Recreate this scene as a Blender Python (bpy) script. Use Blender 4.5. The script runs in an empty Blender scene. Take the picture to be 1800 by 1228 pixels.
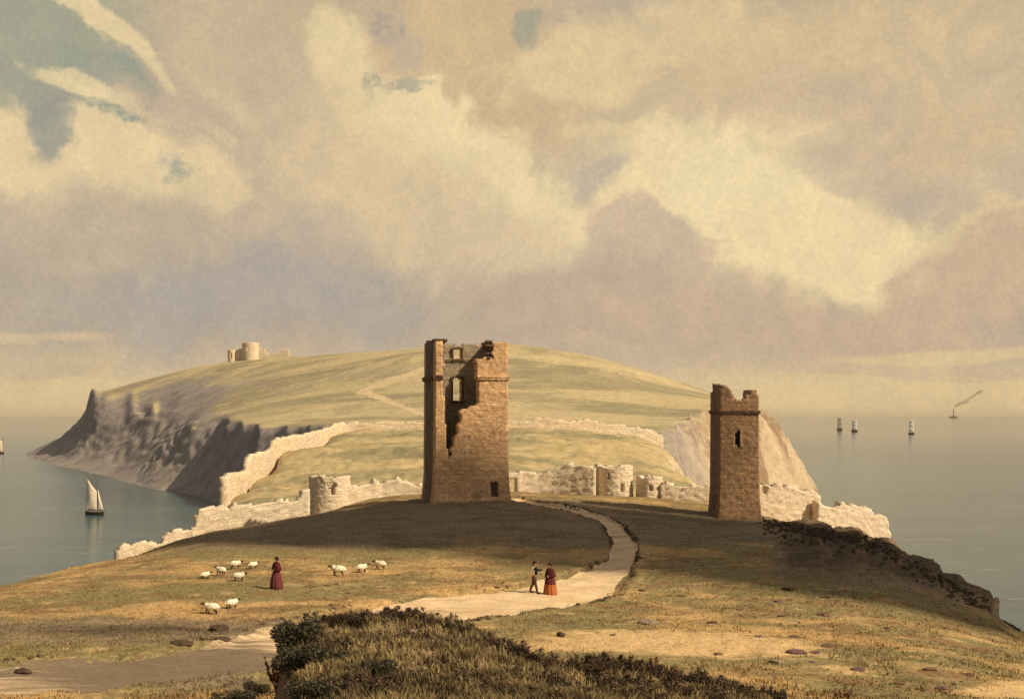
import bpy, math, random
import numpy as np
from mathutils import Vector, Matrix

random.seed(7)
RNG = np.random.default_rng(7)
scene = bpy.context.scene
COL = scene.collection
F, CX, HY, CAMZ = 1930.0, 900.0, 729.0, 40.0      # focal length in photo pixels, axis column, horizon row, eye height over the sea

# ------------------------------------------------------------------ small helpers
def P(px, py, d):
    """point at distance d along the view axis seen at photo pixel px, py"""
    return Vector(((px - CX) / F * d, d, CAMZ + (HY - py) / F * d))

def tag(o, label=None, cat=None, group=None, kind=None):
    if label: o['label'] = label
    if cat: o['category'] = cat
    if group: o['group'] = group
    if kind: o['kind'] = kind
    return o

def empty(name, loc=(0, 0, 0), rz=0.0, label=None, cat=None, group=None):
    o = bpy.data.objects.new(name, None)
    o.empty_display_size = 0.3
    COL.objects.link(o)
    o.location = loc
    o.rotation_euler = (0, 0, rz)
    return tag(o, label, cat, group)

def link(name, me, mats=None, parent=None, smooth=False, loc=None, rz=None):
    o = bpy.data.objects.new(name, me)
    COL.objects.link(o)
    if mats is not None:
        for m in (mats if isinstance(mats, (list, tuple)) else [mats]):
            me.materials.append(m)
    if parent is not None: o.parent = parent
    if loc is not None: o.location = loc
    if rz is not None: o.rotation_euler = (0, 0, rz)
    if smooth:
        me.polygons.foreach_set('use_smooth', np.ones(len(me.polygons), dtype=bool))
    return o

def mesh_np(name, verts, faces, uv=None):
    """verts (n,3), faces (m,k) numpy -> mesh, quick"""
    me = bpy.data.meshes.new(name)
    verts = np.asarray(verts, dtype=np.float32); faces = np.asarray(faces, dtype=np.int32)
    m, k = faces.shape
    me.vertices.add(len(verts)); me.vertices.foreach_set('co', verts.ravel())
    me.loops.add(m * k); me.loops.foreach_set('vertex_index', faces.ravel())
    me.polygons.add(m); me.polygons.foreach_set('loop_start', np.arange(0, m * k, k, dtype=np.int32))
    try: me.polygons.foreach_set('loop_total', np.full(m, k, dtype=np.int32))
    except Exception: pass
    if uv is not None:
        l = me.uv_layers.new(name='UVMap')
        l.data.foreach_set('uv', np.asarray(uv, dtype=np.float32)[faces.ravel()].ravel())
    me.update(calc_edges=True); me.validate()
    return me

def attr(me, name, vals):
    a = me.attributes.new(name, 'FLOAT', 'POINT')
    a.data.foreach_set('value', np.asarray(vals, dtype=np.float32))

class MB:
    """collects simple solids into one mesh"""
    def __init__(s): s.v, s.f = [], []
    def add(s, vs, fs):
        b = len(s.v); s.v += [tuple(v) for v in vs]; s.f += [tuple(i + b for i in f) for f in fs]; return s
    def box(s, c, d, rz=0.0, taper=1.0):
        x, y, z = d[0] / 2, d[1] / 2, d[2] / 2; vs = []
        ca, sa = math.cos(rz), math.sin(rz)
        for k, t in ((-1, 1.0), (1, taper)):
            for a, b in ((-1, -1), (1, -1), (1, 1), (-1, 1)):
                X, Y = a * x * t, b * y * t
                vs.append((c[0] + X * ca - Y * sa, c[1] + X * sa + Y * ca, c[2] + k * z))
        return s.add(vs, [(3, 2, 1, 0), (4, 5, 6, 7), (0, 1, 5, 4), (1, 2, 6, 5), (2, 3, 7, 6), (3, 0, 4, 7)])
    def tube(s, pts, rad, n=8, cap=True):
        pts = [Vector(p) for p in pts]
        if not isinstance(rad, (list, tuple)): rad = [rad] * len(pts)
        vs, fs = [], []
        for i, p in enumerate(pts):
            t = (pts[min(i + 1, len(pts) - 1)] - pts[max(i - 1, 0)]).normalized()
            a = Vector((0, 0, 1)) if abs(t.z) < 0.9 else Vector((1, 0, 0))
            u = t.cross(a).normalized(); w = t.cross(u)
            for k in range(n):
                q = 2 * math.pi * k / n
                vs.append(p + (u * math.cos(q) + w * math.sin(q)) * rad[i])
        for i in range(len(pts) - 1):
            for k in range(n):
                a, b = i * n + k, i * n + (k + 1) % n
                fs.append((a, b, b + n, a + n))
        if cap:
            fs.append(tuple(range(n))[::-1]); fs.append(tuple((len(pts) - 1) * n + k for k in range(n)))
        return s.add(vs, fs)
    def lathe(s, prof, c=(0, 0, 0), n=24, fn=None):
        vs, fs = [], []
        for (r, z) in prof:
            for k in range(n):
                q = 2 * math.pi * k / n; rr = r * (fn(q, z) if fn else 1)
                vs.append((c[0] + rr * math.cos(q), c[1] + rr * math.sin(q), c[2] + z))
        for i in range(len(prof) - 1):
            for k in range(n):
                a, b = i * n + k, i * n + (k + 1) % n
                fs.append((a, b, b + n, a + n))
        fs.append(tuple(range(n))[::-1]); fs.append(tuple((len(prof) - 1) * n + k for k in range(n)))
        return s.add(vs, fs)
    def ball(s, c, r, nu=12, nv=8, fn=None):
        if not isinstance(r, (list, tuple)): r = (r, r, r)
        vs = [(c[0], c[1], c[2] - r[2])]; fs = []
        for i in range(1, nv):
            t = math.pi * i / nv
            for k in range(nu):
                q = 2 * math.pi * k / nu
                d = (math.sin(t) * math.cos(q), math.sin(t) * math.sin(q), -math.cos(t)); m = fn(d) if fn else 1
                vs.append((c[0] + r[0] * d[0] * m, c[1] + r[1] * d[1] * m, c[2] + r[2] * d[2] * m))
        vs.append((c[0], c[1], c[2] + r[2])); L = len(vs) - 1
        for k in range(nu):
            fs.append((0, 1 + (k + 1) % nu, 1 + k)); b = 1 + (nv - 2) * nu
            fs.append((L, b + k, b + (k + 1) % nu))
        for i in range(nv - 2):
            for k in range(nu):
                a, b = 1 + i * nu + k, 1 + i * nu + (k + 1) % nu
                fs.append((a, b, b + nu, a + nu))
        return s.add(vs, fs)
    def quad(s, a, b, c, d): return s.add([a, b, c, d], [(0, 1, 2, 3)])
    def mesh(s, name):
        me = bpy.data.meshes.new(name); me.from_pydata(s.v, [], s.f); me.update(); return me
    def build(s, name, mat, parent=None, smooth=False, loc=None, rz=None):
        return link(name, s.mesh(name), mat, parent, smooth, loc, rz)

# ------------------------------------------------------------------ noise and interpolation in numpy
def _hash(ix, iy, s):
    h = (ix.astype(np.int64) * 374761393 + iy.astype(np.int64) * 668265263 + s * 974634137) & 0xFFFFFFFF
    h = ((h ^ (h >> 13)) * 1274126177) & 0xFFFFFFFF
    return ((h ^ (h >> 16)) & 0xFFFF) / 65535.0
def vnoise(x, y, s=0):
    x = np.asarray(x, float); y = np.asarray(y, float)
    ix, iy = np.floor(x), np.floor(y); fx, fy = x - ix, y - iy
    fx = fx * fx * (3 - 2 * fx); fy = fy * fy * (3 - 2 * fy)
    a, b, c, d = _hash(ix, iy, s), _hash(ix + 1, iy, s), _hash(ix, iy + 1, s), _hash(ix + 1, iy + 1, s)
    return (a + (b - a) * fx) * (1 - fy) + (c + (d - c) * fx) * fy
def fbm(x, y, oct=4, s=0):
    t, a, n = 0.0, 1.0, 0.0
    for o in range(oct):
        t = t + a * (vnoise(x, y, s + o) - 0.5); n += a * 0.5; a *= 0.5; x = x * 2.03 + 3.1; y = y * 2.03 + 1.7
    return t / n
def sstep(e0, e1, x):
    t = np.clip((np.asarray(x, float) - e0) / (e1 - e0), 0, 1); return t * t * (3 - 2 * t)

def pchip(xk, yk, xq):
    """monotone cubic; yk may be (n,) or (n,m); ends held"""
    xk = np.asarray(xk, float); yk = np.asarray(yk, float); xq = np.clip(np.asarray(xq, float), xk[0], xk[-1])
    one = yk.ndim == 1
    if one: yk = yk[:, None]
    h = np.diff(xk)[:, None]; d = np.diff(yk, axis=0) / h; m = np.zeros_like(yk)
    if len(xk) > 2:
        w1 = 2 * h[1:] + h[:-1]; w2 = h[1:] + 2 * h[:-1]; ok = d[1:] * d[:-1] > 0
        with np.errstate(divide='ignore', invalid='ignore'):
            mm = (w1 + w2) / (w1 / d[:-1] + w2 / d[1:])
        m[1:-1] = np.where(ok, mm, 0)
    m[0], m[-1] = d[0], d[-1]
    i = np.clip(np.searchsorted(xk, xq, side='right') - 1, 0, len(xk) - 2)
    hh = (xk[i + 1] - xk[i])[:, None]; t = (xq - xk[i])[:, None] / hh
    r = ((1 + 2 * t) * (1 - t) ** 2 * yk[i] + t * (1 - t) ** 2 * hh * m[i] + t * t * (3 - 2 * t) * yk[i + 1] + t * t * (t - 1) * hh * m[i + 1])
    return r[:, 0] if one else r

class Terrain:
    """ground lofted between cross-sections; each section is a line of (column, row) sightings at one distance, turned into heights"""
    def __init__(s, rows, cols, d0, d1, ratio):
        s.cols = np.asarray(cols, float)
        ds = sorted(rows); zs = []
        for d in ds:
            r = rows[d]
            if isinstance(r, (int, float)): zs.append(np.full(len(s.cols), CAMZ + r)); continue
            xs = [a for a, b in r]; z = [CAMZ + (HY - b) / F * d for a, b in r]
            zs.append(pchip(xs, z, s.cols))
        s.D = [d0]
        while s.D[-1] < d1: s.D.append(s.D[-1] * (ratio(s.D[-1]) if callable(ratio) else ratio))
        s.D = np.array(s.D)
        s.Z = pchip(ds, np.array(zs), s.D)
        s.X = (s.cols[None, :] - CX) / F * s.D[:, None]
        s.Y = np.repeat(s.D[:, None], len(s.cols), 1)
    def h(s, x, y):
        x = np.asarray(x, float); y = np.asarray(y, float)
        j = np.interp(CX + F * x / y, s.cols, np.arange(len(s.cols))); i = np.interp(y, s.D, np.arange(len(s.D)))
        j0 = np.clip(j.astype(int), 0, len(s.cols) - 2); i0 = np.clip(i.astype(int), 0, len(s.D) - 2); fj, fi = j - j0, i - i0
        Z = s.Z
        return (Z[i0, j0] * (1 - fj) + Z[i0, j0 + 1] * fj) * (1 - fi) + (Z[i0 + 1, j0] * (1 - fj) + Z[i0 + 1, j0 + 1] * fj) * fi
    def hit(s, px, py, lo, hi, n=1500):
        d = np.linspace(lo, hi, n); ray = CAMZ + (HY - py) / F * d
        g = s.h((px - CX) / F * d, d); k = np.nonzero(g >= ray)[0]
        i = k[0] if len(k) else int(np.argmin(np.abs(ray - g)))
        x = (px - CX) / F * d[i]
        return Vector((x, d[i], float(s.h(x, d[i]))))
    def mesh(s, name):
        n, m = s.Z.shape
        idx = np.arange(n * m).reshape(n, m)
        f = np.stack([idx[:-1, :-1], idx[:-1, 1:], idx[1:, 1:], idx[1:, :-1]], -1).reshape(-1, 4)
        v = np.stack([s.X, s.Y, s.Z], -1).reshape(-1, 3)
        keep = (v[f][:, :, 2].max(1) > -1.5)
        return mesh_np(name, v, f[keep])

# ------------------------------------------------------------------ shader helpers
class N:
    def __init__(s, tree): s.t = tree; s.n = tree.nodes; s.l = tree.links
    def new(s, typ, **kw):
        nd = s.n.new(typ)
        for k, v in kw.items(): setattr(nd, k, v)
        return nd
    def put(s, sock, v):
        if isinstance(v, bpy.types.NodeSocket): s.l.new(v, sock)
        elif v is not None:
            if isinstance(v, (tuple, list)) and len(v) == 3 and sock.type == 'RGBA': v = (*v, 1)
            sock.default_value = v
    def math(s, op, a, b=None, c=None, clamp=False):
        nd = s.new('ShaderNodeMath', operation=op, use_clamp=clamp)
        for i, v in enumerate((a, b, c)):
            if v is not None: s.put(nd.inputs[i], v)
        return nd.outputs[0]
    def vmath(s, op, a, b=None, scale=None):
        nd = s.new('ShaderNodeVectorMath', operation=op); s.put(nd.inputs[0], a)
        if b is not None: s.put(nd.inputs[1], b)
        if scale is not None: s.put(nd.inputs['Scale'], scale)
        return nd.outputs['Value'] if op in ('LENGTH', 'DOT_PRODUCT', 'DISTANCE') else nd.outputs['Vector']
    def mix(s, f, a, b, blend='MIX'):
        nd = s.new('ShaderNodeMix', data_type='RGBA', blend_type=blend)
        s.put(nd.inputs['Factor'], f); s.put(nd.inputs[6], a); s.put(nd.inputs[7], b)
        return nd.outputs[2]
    def noise(s, vec, scale, detail=4, rough=0.55, dist=0.0, out='Fac'):
        nd = s.new('ShaderNodeTexNoise'); s.put(nd.inputs['Vector'], vec)
        s.put(nd.inputs['Scale'], scale); s.put(nd.inputs['Detail'], detail); s.put(nd.inputs['Roughness'], rough); s.put(nd.inputs['Distortion'], dist)
        return nd.outputs[0] if out == 'Fac' else nd.outputs[1]
    def rng(s, v, a, b, c=0.0, d=1.0, smooth=True):
        nd = s.new('ShaderNodeMapRange', interpolation_type='SMOOTHSTEP' if smooth else 'LINEAR'); nd.clamp = True
        s.put(nd.inputs['Value'], v); s.put(nd.inputs['From Min'], a); s.put(nd.inputs['From Max'], b); s.put(nd.inputs['To Min'], c); s.put(nd.inputs['To Max'], d)
        return nd.outputs[0]
    def mapping(s, vec, loc=(0, 0, 0), rot=(0, 0, 0), sc=(1, 1, 1), typ='POINT'):
        nd = s.new('ShaderNodeMapping', vector_type=typ); s.put(nd.inputs['Vector'], vec)
        s.put(nd.inputs['Location'], loc); s.put(nd.inputs['Rotation'], rot); s.put(nd.inputs['Scale'], sc)
        return nd.outputs[0]
    def ramp(s, v, stops):
        nd = s.new('ShaderNodeValToRGB'); s.put(nd.inputs[0], v); e = nd.color_ramp.elements
        while len(e) < len(stops): e.new(0.5)
        for k, (p, c) in enumerate(stops):
            e[k].position = p; e[k].color = (*c, 1)
        return nd.outputs[0]

def material(name):
    m = bpy.data.materials.new(name); m.use_nodes = True
    g = N(m.node_tree); bs = g.n['Principled BSDF']
    bs.inputs['Roughness'].default_value = 0.9
    try: bs.inputs['Specular IOR Level'].default_value = 0.15
    except Exception: pass
    return m, g, bs
def bump(g, bs, hgt, strength=0.5, dist=0.1):
    b = g.new('ShaderNodeBump'); g.put(b.inputs['Height'], hgt)
    b.inputs['Strength'].default_value = strength; b.inputs['Distance'].default_value = dist
    g.l.new(b.outputs[0], bs.inputs['Normal'])
def lin(r, g, b):
    f = lambda c: (c / 255 / 12.92) if c / 255 <= 0.04045 else ((c / 255 + 0.055) / 1.055) ** 2.4
    return (f(r), f(g), f(b))
def plain(name, c, rough=0.85, var=0.25, sc=6.0, bmp=0.0):
    m, g, bs = material(name); tc = g.new('ShaderNodeTexCoord').outputs['Object']
    n = g.noise(tc, sc, 5)
    g.put(bs.inputs['Base Color'], g.mix(g.rng(n, 0.3, 0.7), tuple(v * (1 - var) for v in c), tuple(min(1, v * (1 + var)) for v in c)))
    bs.inputs['Roughness'].default_value = rough
    if bmp: bump(g, bs, n, bmp, 0.05)
    return m

# ------------------------------------------------------------------ camera, sun
SUN_EL, SUN_AZ = math.radians(40.5), math.radians(24)          # azimuth: from +x a little towards the viewer's side
SUN = Vector((math.cos(SUN_EL) * math.cos(SUN_AZ), -math.cos(SUN_EL) * math.sin(SUN_AZ), math.sin(SUN_EL)))
cam = bpy.data.cameras.new('camera'); cam_o = bpy.data.objects.new('camera', cam); COL.objects.link(cam_o)
cam_o.location = (0, 0, CAMZ); cam_o.rotation_euler = (math.radians(90), 0, 0)
cam.sensor_width = 36; cam.lens = F / 1800 * 36; cam.shift_y = (HY - 614) / 1800
cam.clip_start = 0.3; cam.clip_end = 400000
scene.camera = cam_o
sl = bpy.data.lights.new('sun', 'SUN'); sl.energy = 5.0; sl.angle = math.radians(0.5); sl.color = (1.0, 0.84, 0.60)
so = bpy.data.objects.new('sun', sl); COL.objects.link(so); so.rotation_mode = 'QUATERNION'; so.rotation_quaternion = SUN.to_track_quat('Z', 'Y')
scene.view_settings.view_transform = 'Standard'; scene.view_settings.look = 'None'
scene.view_settings.exposure = 0; scene.view_settings.gamma = 1

# ------------------------------------------------------------------ sky: Nishita daylight with banks of painted-looking cumulus in front of it
def build_sky():
    w = bpy.data.worlds.new("World"); scene.world = w; w.use_nodes = True
    g = N(w.node_tree); bg = g.n['Background']; K = 0.1
    bg.inputs['Strength'].default_value = K
    sky = g.new('ShaderNodeTexSky', sky_type='NISHITA'); sky.sun_disc = False
    sky.sun_elevation = SUN_EL; sky.sun_rotation = math.pi / 2 + SUN_AZ; sky.air_density = 1.0; sky.dust_density = 2.5
    d = g.new('ShaderNodeTexCoord').outputs['Generated']
    sp = g.new('ShaderNodeSeparateXYZ'); g.put(sp.inputs[0], d)
    az = g.math('ARCTAN2', sp.outputs[0], sp.outputs[1]); el = g.math('ARCSINE', sp.outputs[2])
    cb = g.new('ShaderNodeCombineXYZ'); g.put(cb.inputs[0], az); g.put(cb.inputs[1], el); flat = cb.outputs[0]
    # ragged cloud outlines: the direction itself is shaken by fractal noise
    nz = g.noise(d, 6.0, 10, 0.60, 0.0, 'Color')
    puff = g.math('ABSOLUTE', g.math('SUBTRACT', g.noise(d, 13.0, 6, 0.55, 0.6), 0.5))     # rounded heaps along the cloud edges
    nz2 = g.noise(d, 28.0, 6, 0.6, 0.0, 'Color')
    wv = g.vmath('SCALE', g.vmath('SUBTRACT', nz, (0.5, 0.5, 0.5)), scale=0.13)
    wv2 = g.vmath('SCALE', g.vmath('SUBTRACT', nz2, (0.5, 0.5, 0.5)), scale=0.022)
    wv = g.vmath('MULTIPLY', g.vmath('ADD', wv, wv2), (1, 1, 0))
    q = g.vmath('ADD', flat, wv)
    qf = g.vmath('ADD', flat, g.vmath('MULTIPLY', wv, (0.6, 0.22, 0)))      # calmer for the streaks low down
    S = lambda c: tuple(v / K for v in lin(*c))
    def ae(px, py):
        return math.atan((px - CX) / F), math.atan((HY - py) / math.hypot(F, px - CX))
    se = g.new('ShaderNodeSeparateXYZ'); g.put(se.inputs[0], qf)
    E = lambda py: ae(900, py)[1]
    top = 0.8
    stops = [(0, (222, 195, 147)), (E(690), (222, 195, 150)), (E(650), (206, 182, 150)), (E(590), (192, 172, 147)), (E(520), (193, 173, 148)),
             (E(440), (200, 179, 151)), (E(340), (210, 188, 154)), (E(220), (210, 187, 151)), (E(60), (205, 182, 147)), (0.5, (160, 145, 122)), (0.8, (120, 112, 100))]
    base = g.ramp(g.math('DIVIDE', se.outputs[1], top), [(p / top, S(c)) for p, c in stops])
    c = base
    # (column, row, half-width, half-height, tilt degrees, colour, softness 0..1, strength, calm)
    B = [
     (60, 640, 260, 46, 0, (214, 188, 145), .9, .8, 1), (1560, 690, 420, 50, 0, (226, 198, 148), .9, .8, 1),
     (150, 520, 330, 130, 0, (186, 170, 148), .9, .8, 0), (460, 520, 400, 125, 0, (175, 165, 153), .98, .8, 0),
     (90, 60, 300, 190, -10, (172, 168, 140), .98, .9, 0), (60, 110, 180, 120, 0, (163, 163, 140), .98, .8, 0),
     (430, 210, 260, 220, 0, (199, 177, 148), .6, .8, 0), (420, 60, 160, 70, 0, (206, 183, 148), .7, .7, 0),
     (190, 285, 190, 90, 8, (234, 208, 160), .55, .95, 0), (20, 255, 60, 85, 20, (235, 209, 160), .5, .9, 0), (330, 335, 110, 55, -15, (232, 207, 160), .7, .8, 0),
     (220, 405, 240, 90, 0, (196, 176, 148), .9, .85, 0),
     (215, 62, 150, 26, -27, (234, 209, 160), .6, .9, 0), (170, 168, 120, 19, -14, (234, 210, 162), .6, .9, 0), (255, 190, 70, 20, -25, (214, 190, 152), .7, .7, 0),
     (185, 120, 110, 34, -5, (160, 162, 140), .95, .75, 0), (250, 145, 60, 22, -20, (148, 157, 138), .95, .7, 0), (215, 208, 80, 18, -8, (140, 152, 138), .8, .85, 0), (78, 225, 46, 62, 0, (160, 158, 140), .6, .9, 0),
     (345, 305, 22, 26, 20, (146, 155, 139), .95, .75, 0), (330, 272, 24, 26, 0, (166, 164, 152), .7, .8, 0),
     (840, 110, 230, 170, 20, (214, 185, 142), .6, .9, 0), (900, 190, 150, 110, 35, (211, 183, 143), .65, .9, 0),
     (600, 70, 74, 80, 0, (238, 214, 163), .7, .9, 0), (640, 175, 90, 70, -30, (238, 214, 163), .7, .9, 0), (600, 260, 210, 190, 0, (222, 197, 155), .98, .8, 0), (740, 215, 120, 78, -38, (240, 216, 166), .55, .95, 0),
     (830, 300, 130, 78, -40, (241, 217, 167), .55, .95, 0), (930, 390, 130, 86, -25, (240, 216, 167), .6, .95, 0), (720, 350, 230, 140, -30, (222, 197, 155), .98, .8, 0), (860, 430, 190, 110, -15, (212, 188, 154), .98, .7, 0),
     (690, 40, 28, 44, 0, (162, 154, 148), .98, .8, 0), (655, 128, 26, 24, 20, (138, 148, 128), .98, .8, 0), (712, 134, 44, 9, 0, (150, 154, 132), .98, .7, 0), (715, 85, 30, 46, 0, (200, 178, 150), .6, .8, 0),
     (940, 28, 46, 42, 0, (160, 160, 138), .7, .8, 0), (1060, 30, 120, 45, 0, (196, 176, 148), .7, .8, 0), (1160, 90, 70, 36, 0, (192, 172, 146), .7, .6, 0),
     (1010, 120, 180, 80, 0, (230, 203, 154), .8, .8, 0), (1200, 60, 200, 60, 0, (229, 203, 155), .9, .7, 0),
     (1400, 110, 330, 100, 0, (222, 195, 149), .9, .7, 0), (1420, 225, 260, 80, -12, (207, 182, 150), .8, .85, 0), (1300, 170, 160, 40, 0, (214, 188, 152), .8, .7, 0),
     (1130, 245, 170, 30, -5, (232, 206, 156), .8, .7, 0),
     (1350, 370, 330, 200, -15, (226, 201, 157), .98, .9, 0), (1300, 345, 230, 130, -18, (243, 220, 170), .8, 1, 0), (1440, 450, 190, 110, -20, (241, 217, 166), .65, .95, 0), (1110, 320, 90, 60, 0, (236, 211, 162), .7, .8, 0),
     (1050, 300, 80, 22, 10, (192, 177, 155), .98, .8, 0), (1530, 310, 150, 50, -14, (203, 180, 152), .75, .8, 0), (1570, 360, 50, 34, 0, (197, 177, 154), .7, .8, 0),
     (1690, 420, 150, 40, 25, (232, 206, 156), .7, .7, 0), (1700, 240, 180, 70, 10, (214, 187, 146), .9, .6, 0),
     (1110, 430, 130, 84, 5, (206, 182, 152), .45, .9, 0), (1000, 530, 260, 100, 0, (196, 172, 147), .95, .85, 0), (1250, 590, 350, 90, -4, (204, 177, 147), .95, .85, 0), (1160, 410, 80, 60, 0, (208, 183, 153), .5, .8, 0),
     (1680, 520, 220, 78, 14, (207, 179, 147), .55, .9, 0), (1760, 445, 120, 70, 25, (208, 180, 146), .6, .8, 0), (1560, 585, 230, 55, 8, (206, 178, 147), .9, .85, 0),
     (1640, 628, 220, 14, 3, (226, 198, 150), .8, .8, 1), (1480, 650, 200, 12, 0, (210, 184, 150), .8, .7, 1), (1740, 655, 160, 12, 0, (208, 182, 148), .8, .7, 1),
     (660, 466, 36, 26, 20, (164, 160, 152), .9, .7, 0), (560, 400, 90, 60, 0, (190, 172, 152), .9, .6, 0),
     (120, 590, 80, 10, 0, (214, 188, 150), .95, .8, 1), (20, 592, 40, 11, 0, (214, 188, 150), .95, .8, 1), (60, 650, 150, 16, 0, (202, 180, 148), .7, .6, 1), (90, 680, 170, 10, 0, (222, 196, 148), .7, .7, 1),
    ]
    gr2 = g.noise(d, 42.0, 6, 0.65); brk = g.rng(g.noise(d, 55.0, 5, 0.7), 0.40, 0.60, 0.25, 1.0)
    for (px, py, rx, ry, rot, colr, soft, st, calm) in B:
        a, e = ae(px, py)
        m = g.mapping(qf if calm else q, (a, e, 0), (0, 0, math.radians(rot)), (rx / F * 1.02, ry / F * 1.02, 1), 'TEXTURE')
        ln = g.math('ADD', g.vmath('LENGTH', m), g.math('MULTIPLY', g.math('SUBTRACT', puff, 0.085), 0.0 if calm else -2.0))
        hard = soft * 0.68
        fc_ = g.rng(ln, 1.12, 1.12 * (1 - hard), 0.0, st)
        if colr[2] > colr[0] * 0.88 and rx < 130: fc_ = g.math('MULTIPLY', fc_, brk)          # gaps of blue, veiled by torn vapour
        c = g.mix(fc_, c, S(colr))
    # granulation and a thin veil of real sky colour
    gr = g.noise(d, 260.0, 3, 0.7)
    c = g.mix(1.0, c, g.mix(g.rng(gr, 0.3, 0.7), (0.94, 0.945, 0.96), (1.06, 1.055, 1.035)), 'MULTIPLY')
    c = g.mix(1.0, c, g.mix(g.rng(gr2, 0.3, 0.7), (0.955, 0.96, 0.975), (1.05, 1.045, 1.025)), 'MULTIPLY')
    c = g.mix(1.0, c, g.mix(g.rng(puff, 0.0, 0.2), (0.962, 0.966, 0.98), (1.035, 1.03, 1.02)), 'MULTIPLY')
    veil = g.mix(0.04, c, sky.outputs[0])
    back = g.mix(0.30, S((142, 132, 116)), sky.outputs[0])                       # away from the view: duller cloud with more blue between
    front = g.math('MULTIPLY', g.rng(sp.outputs[1], 0.1, 0.6), g.rng(sp.outputs[2], 0.75, 0.42))
    g.put(bg.inputs['Color'], g.mix(front, back, veil))
build_sky()

# ------------------------------------------------------------------ the near headland (knoll we stand on, hill with the towers, inner ward) and the far one
def cols(a, b, fine, coarse, f0=-60, f1=1860):
    return np.concatenate([np.arange(a, f0, coarse), np.arange(f0, f1, fine), np.arange(f1, b + 1, coarse)])
SEA = 1200
NEAR = {
 3: -1.7, 6: -2.1, 9: -2.9,
 16: [(-1500, 1420), (440, 1345), (478, 1290), (505, 1236), (560, 1226), (700, 1222), (900, 1226), (1000, 1240), (1250, 1275), (1500, 1310), (3300, 1330)],
 22: [(-1500, 1310), (440, 1285), (482, 1240), (503, 1120), (530, 1100), (580, 1092), (640, 1084), (740, 1086), (800, 1100), (850, 1122), (910, 1150), (965, 1168), (1040, 1172), (1100, 1172), (1180, 1192), (1250, 1204), (1400, 1244), (1800, 1300), (3300, 1310)],
 26: [(-1500, 1290), (440, 1270), (500, 1250), (700, 1240), (900, 1240), (1300, 1262), (3300, 1280)],
 30: [(-1500, 1250), (0, 1238), (900, 1225), (1300, 1228), (1800, 1242), (3300, 1270)],
 40: [(-1500, 1170), (0, 1150), (500, 1143), (900, 1135), (1300, 1138), (1700, 1165), (1800, 1178), (2400, 1260)],
 50: [(-1500, 1110), (0, 1086), (500, 1078), (900, 1076), (1300, 1078), (1600, 1098), (1760, 1125), (1850, 1150), (2400, 1320)],
 58: [(-1500, 1090), (-300, 1060), (0, 1044), (480, 1035), (960, 1037), (1300, 1030), (1600, 1050), (1740, 1082), (1800, 1116), (1900, 1160), (2400, 1400)],
 66: [(-900, 1500), (-300, 1120), (-100, 1050), (0, 1031), (200, 1008), (480, 1002), (960, 1001), (1300, 988), (1560, 1003), (1680, 1032), (1738, 1056), (1750, 1092), (1800, 1113), (1900, 1200), (2300, 1500)],
 74: [(-700, 1600), (-200, 1150), (0, 1040), (100, 1006), (200, 987), (480, 968), (960, 966), (1240, 955), (1440, 962), (1560, 975), (1640, 1001), (1700, 1030), (1740, 1062), (1765, 1110), (1900, 1350), (2100, 1700)],
 84: [(-500, 1600), (-100, 1250), (0, 1110), (100, 1030), (200, 992), (330, 952), (540, 932), (740, 918), (900, 920), (1100, 922), (1240, 924), (1340, 924), (1440, 938), (1520, 950), (1560, 962), (1640, 1005), (1700, 1050), (1760, 1150), (1900, 1500)],
 93: [(-400, 1600), (0, 1200), (100, 1060), (200, 997), (330, 946), (440, 925), (540, 908), (640, 894), (740, 885), (900, 884), (1100, 889), (1240, 902), (1340, 908), (1440, 927), (1500, 937), (1560, 957), (1640, 1020), (1720, 1120), (1850, 1500)],
 104: [(-200, 1500), (100, 1120), (180, 1020), (205, 996), (340, 953), (540, 912), (620, 890), (740, 876), (900, 873), (1100, 879), (1240, 889), (1340, 915), (1440, 940), (1565, 972), (1640, 1060), (1760, 1400)],
 116: [(-100, 1450), (150, 1120), (205, 1004), (340, 958), (540, 916), (600, 893), (660, 876), (740, 869), (900, 866), (1100, 872), (1240, 882), (1340, 916), (1440, 944), (1565, 982), (1620, 1060), (1720, 1380)],
 130: [(0, 1400), (200, 1120), (260, 1010), (340, 968), (430, 925), (540, 900), (740, 888), (900, 884), (1100, 890), (1240, 902), (1340, 930), (1440, 960), (1540, 1000), (1600, 1080), (1700, 1350)],
 150: [(150, 1300), (330, 1060), (385, 905), (440, 888), (600, 882), (740, 878), (900, 874), (1100, 878), (1240, 890), (1290, 910), (1340, 960), (1400, 1060), (1560, 1280)],
 170: [(250, 1250), (370, 1000), (402, 884), (440, 868), (600, 856), (740, 850), (900, 848), (1100, 856), (1230, 872), (1260, 900), (1330, 1050), (1420, 1230)],
 200: [(330, 1180), (420, 960), (446, 846), (500, 830), (700, 817), (900, 815), (1100, 825), (1215, 846), (1250, 900), (1300, 1000), (1400, 1190)],
 240: [(390, 1110), (470, 900), (494, 797), (560, 788), (740, 781), (900, 779), (1080, 786), (1165, 803), (1195, 830), (1250, 930), (1350, 1120)],
 300: [(420, 1060), (540, 850), (586, 764), (620, 759), (740, 754), (900, 752), (1050, 760), (1140, 776), (1180, 800), (1220, 870), (1330, 1040)],
 345: [(420, 1020), (560, 830), (610, 775), (740, 770), (900, 768), (1050, 774), (1130, 790), (1180, 840), (1300, 1020)],
}
near = Terrain(NEAR, cols(-1500, 3300, 4.0, 24), 3.0, 345.0, lambda d: 1.02 if d < 13 else 1.007 if d < 24 or d > 120 else 1.0038)
near0 = near.Z.copy()
X, Y = near.X, near.Y
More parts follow.
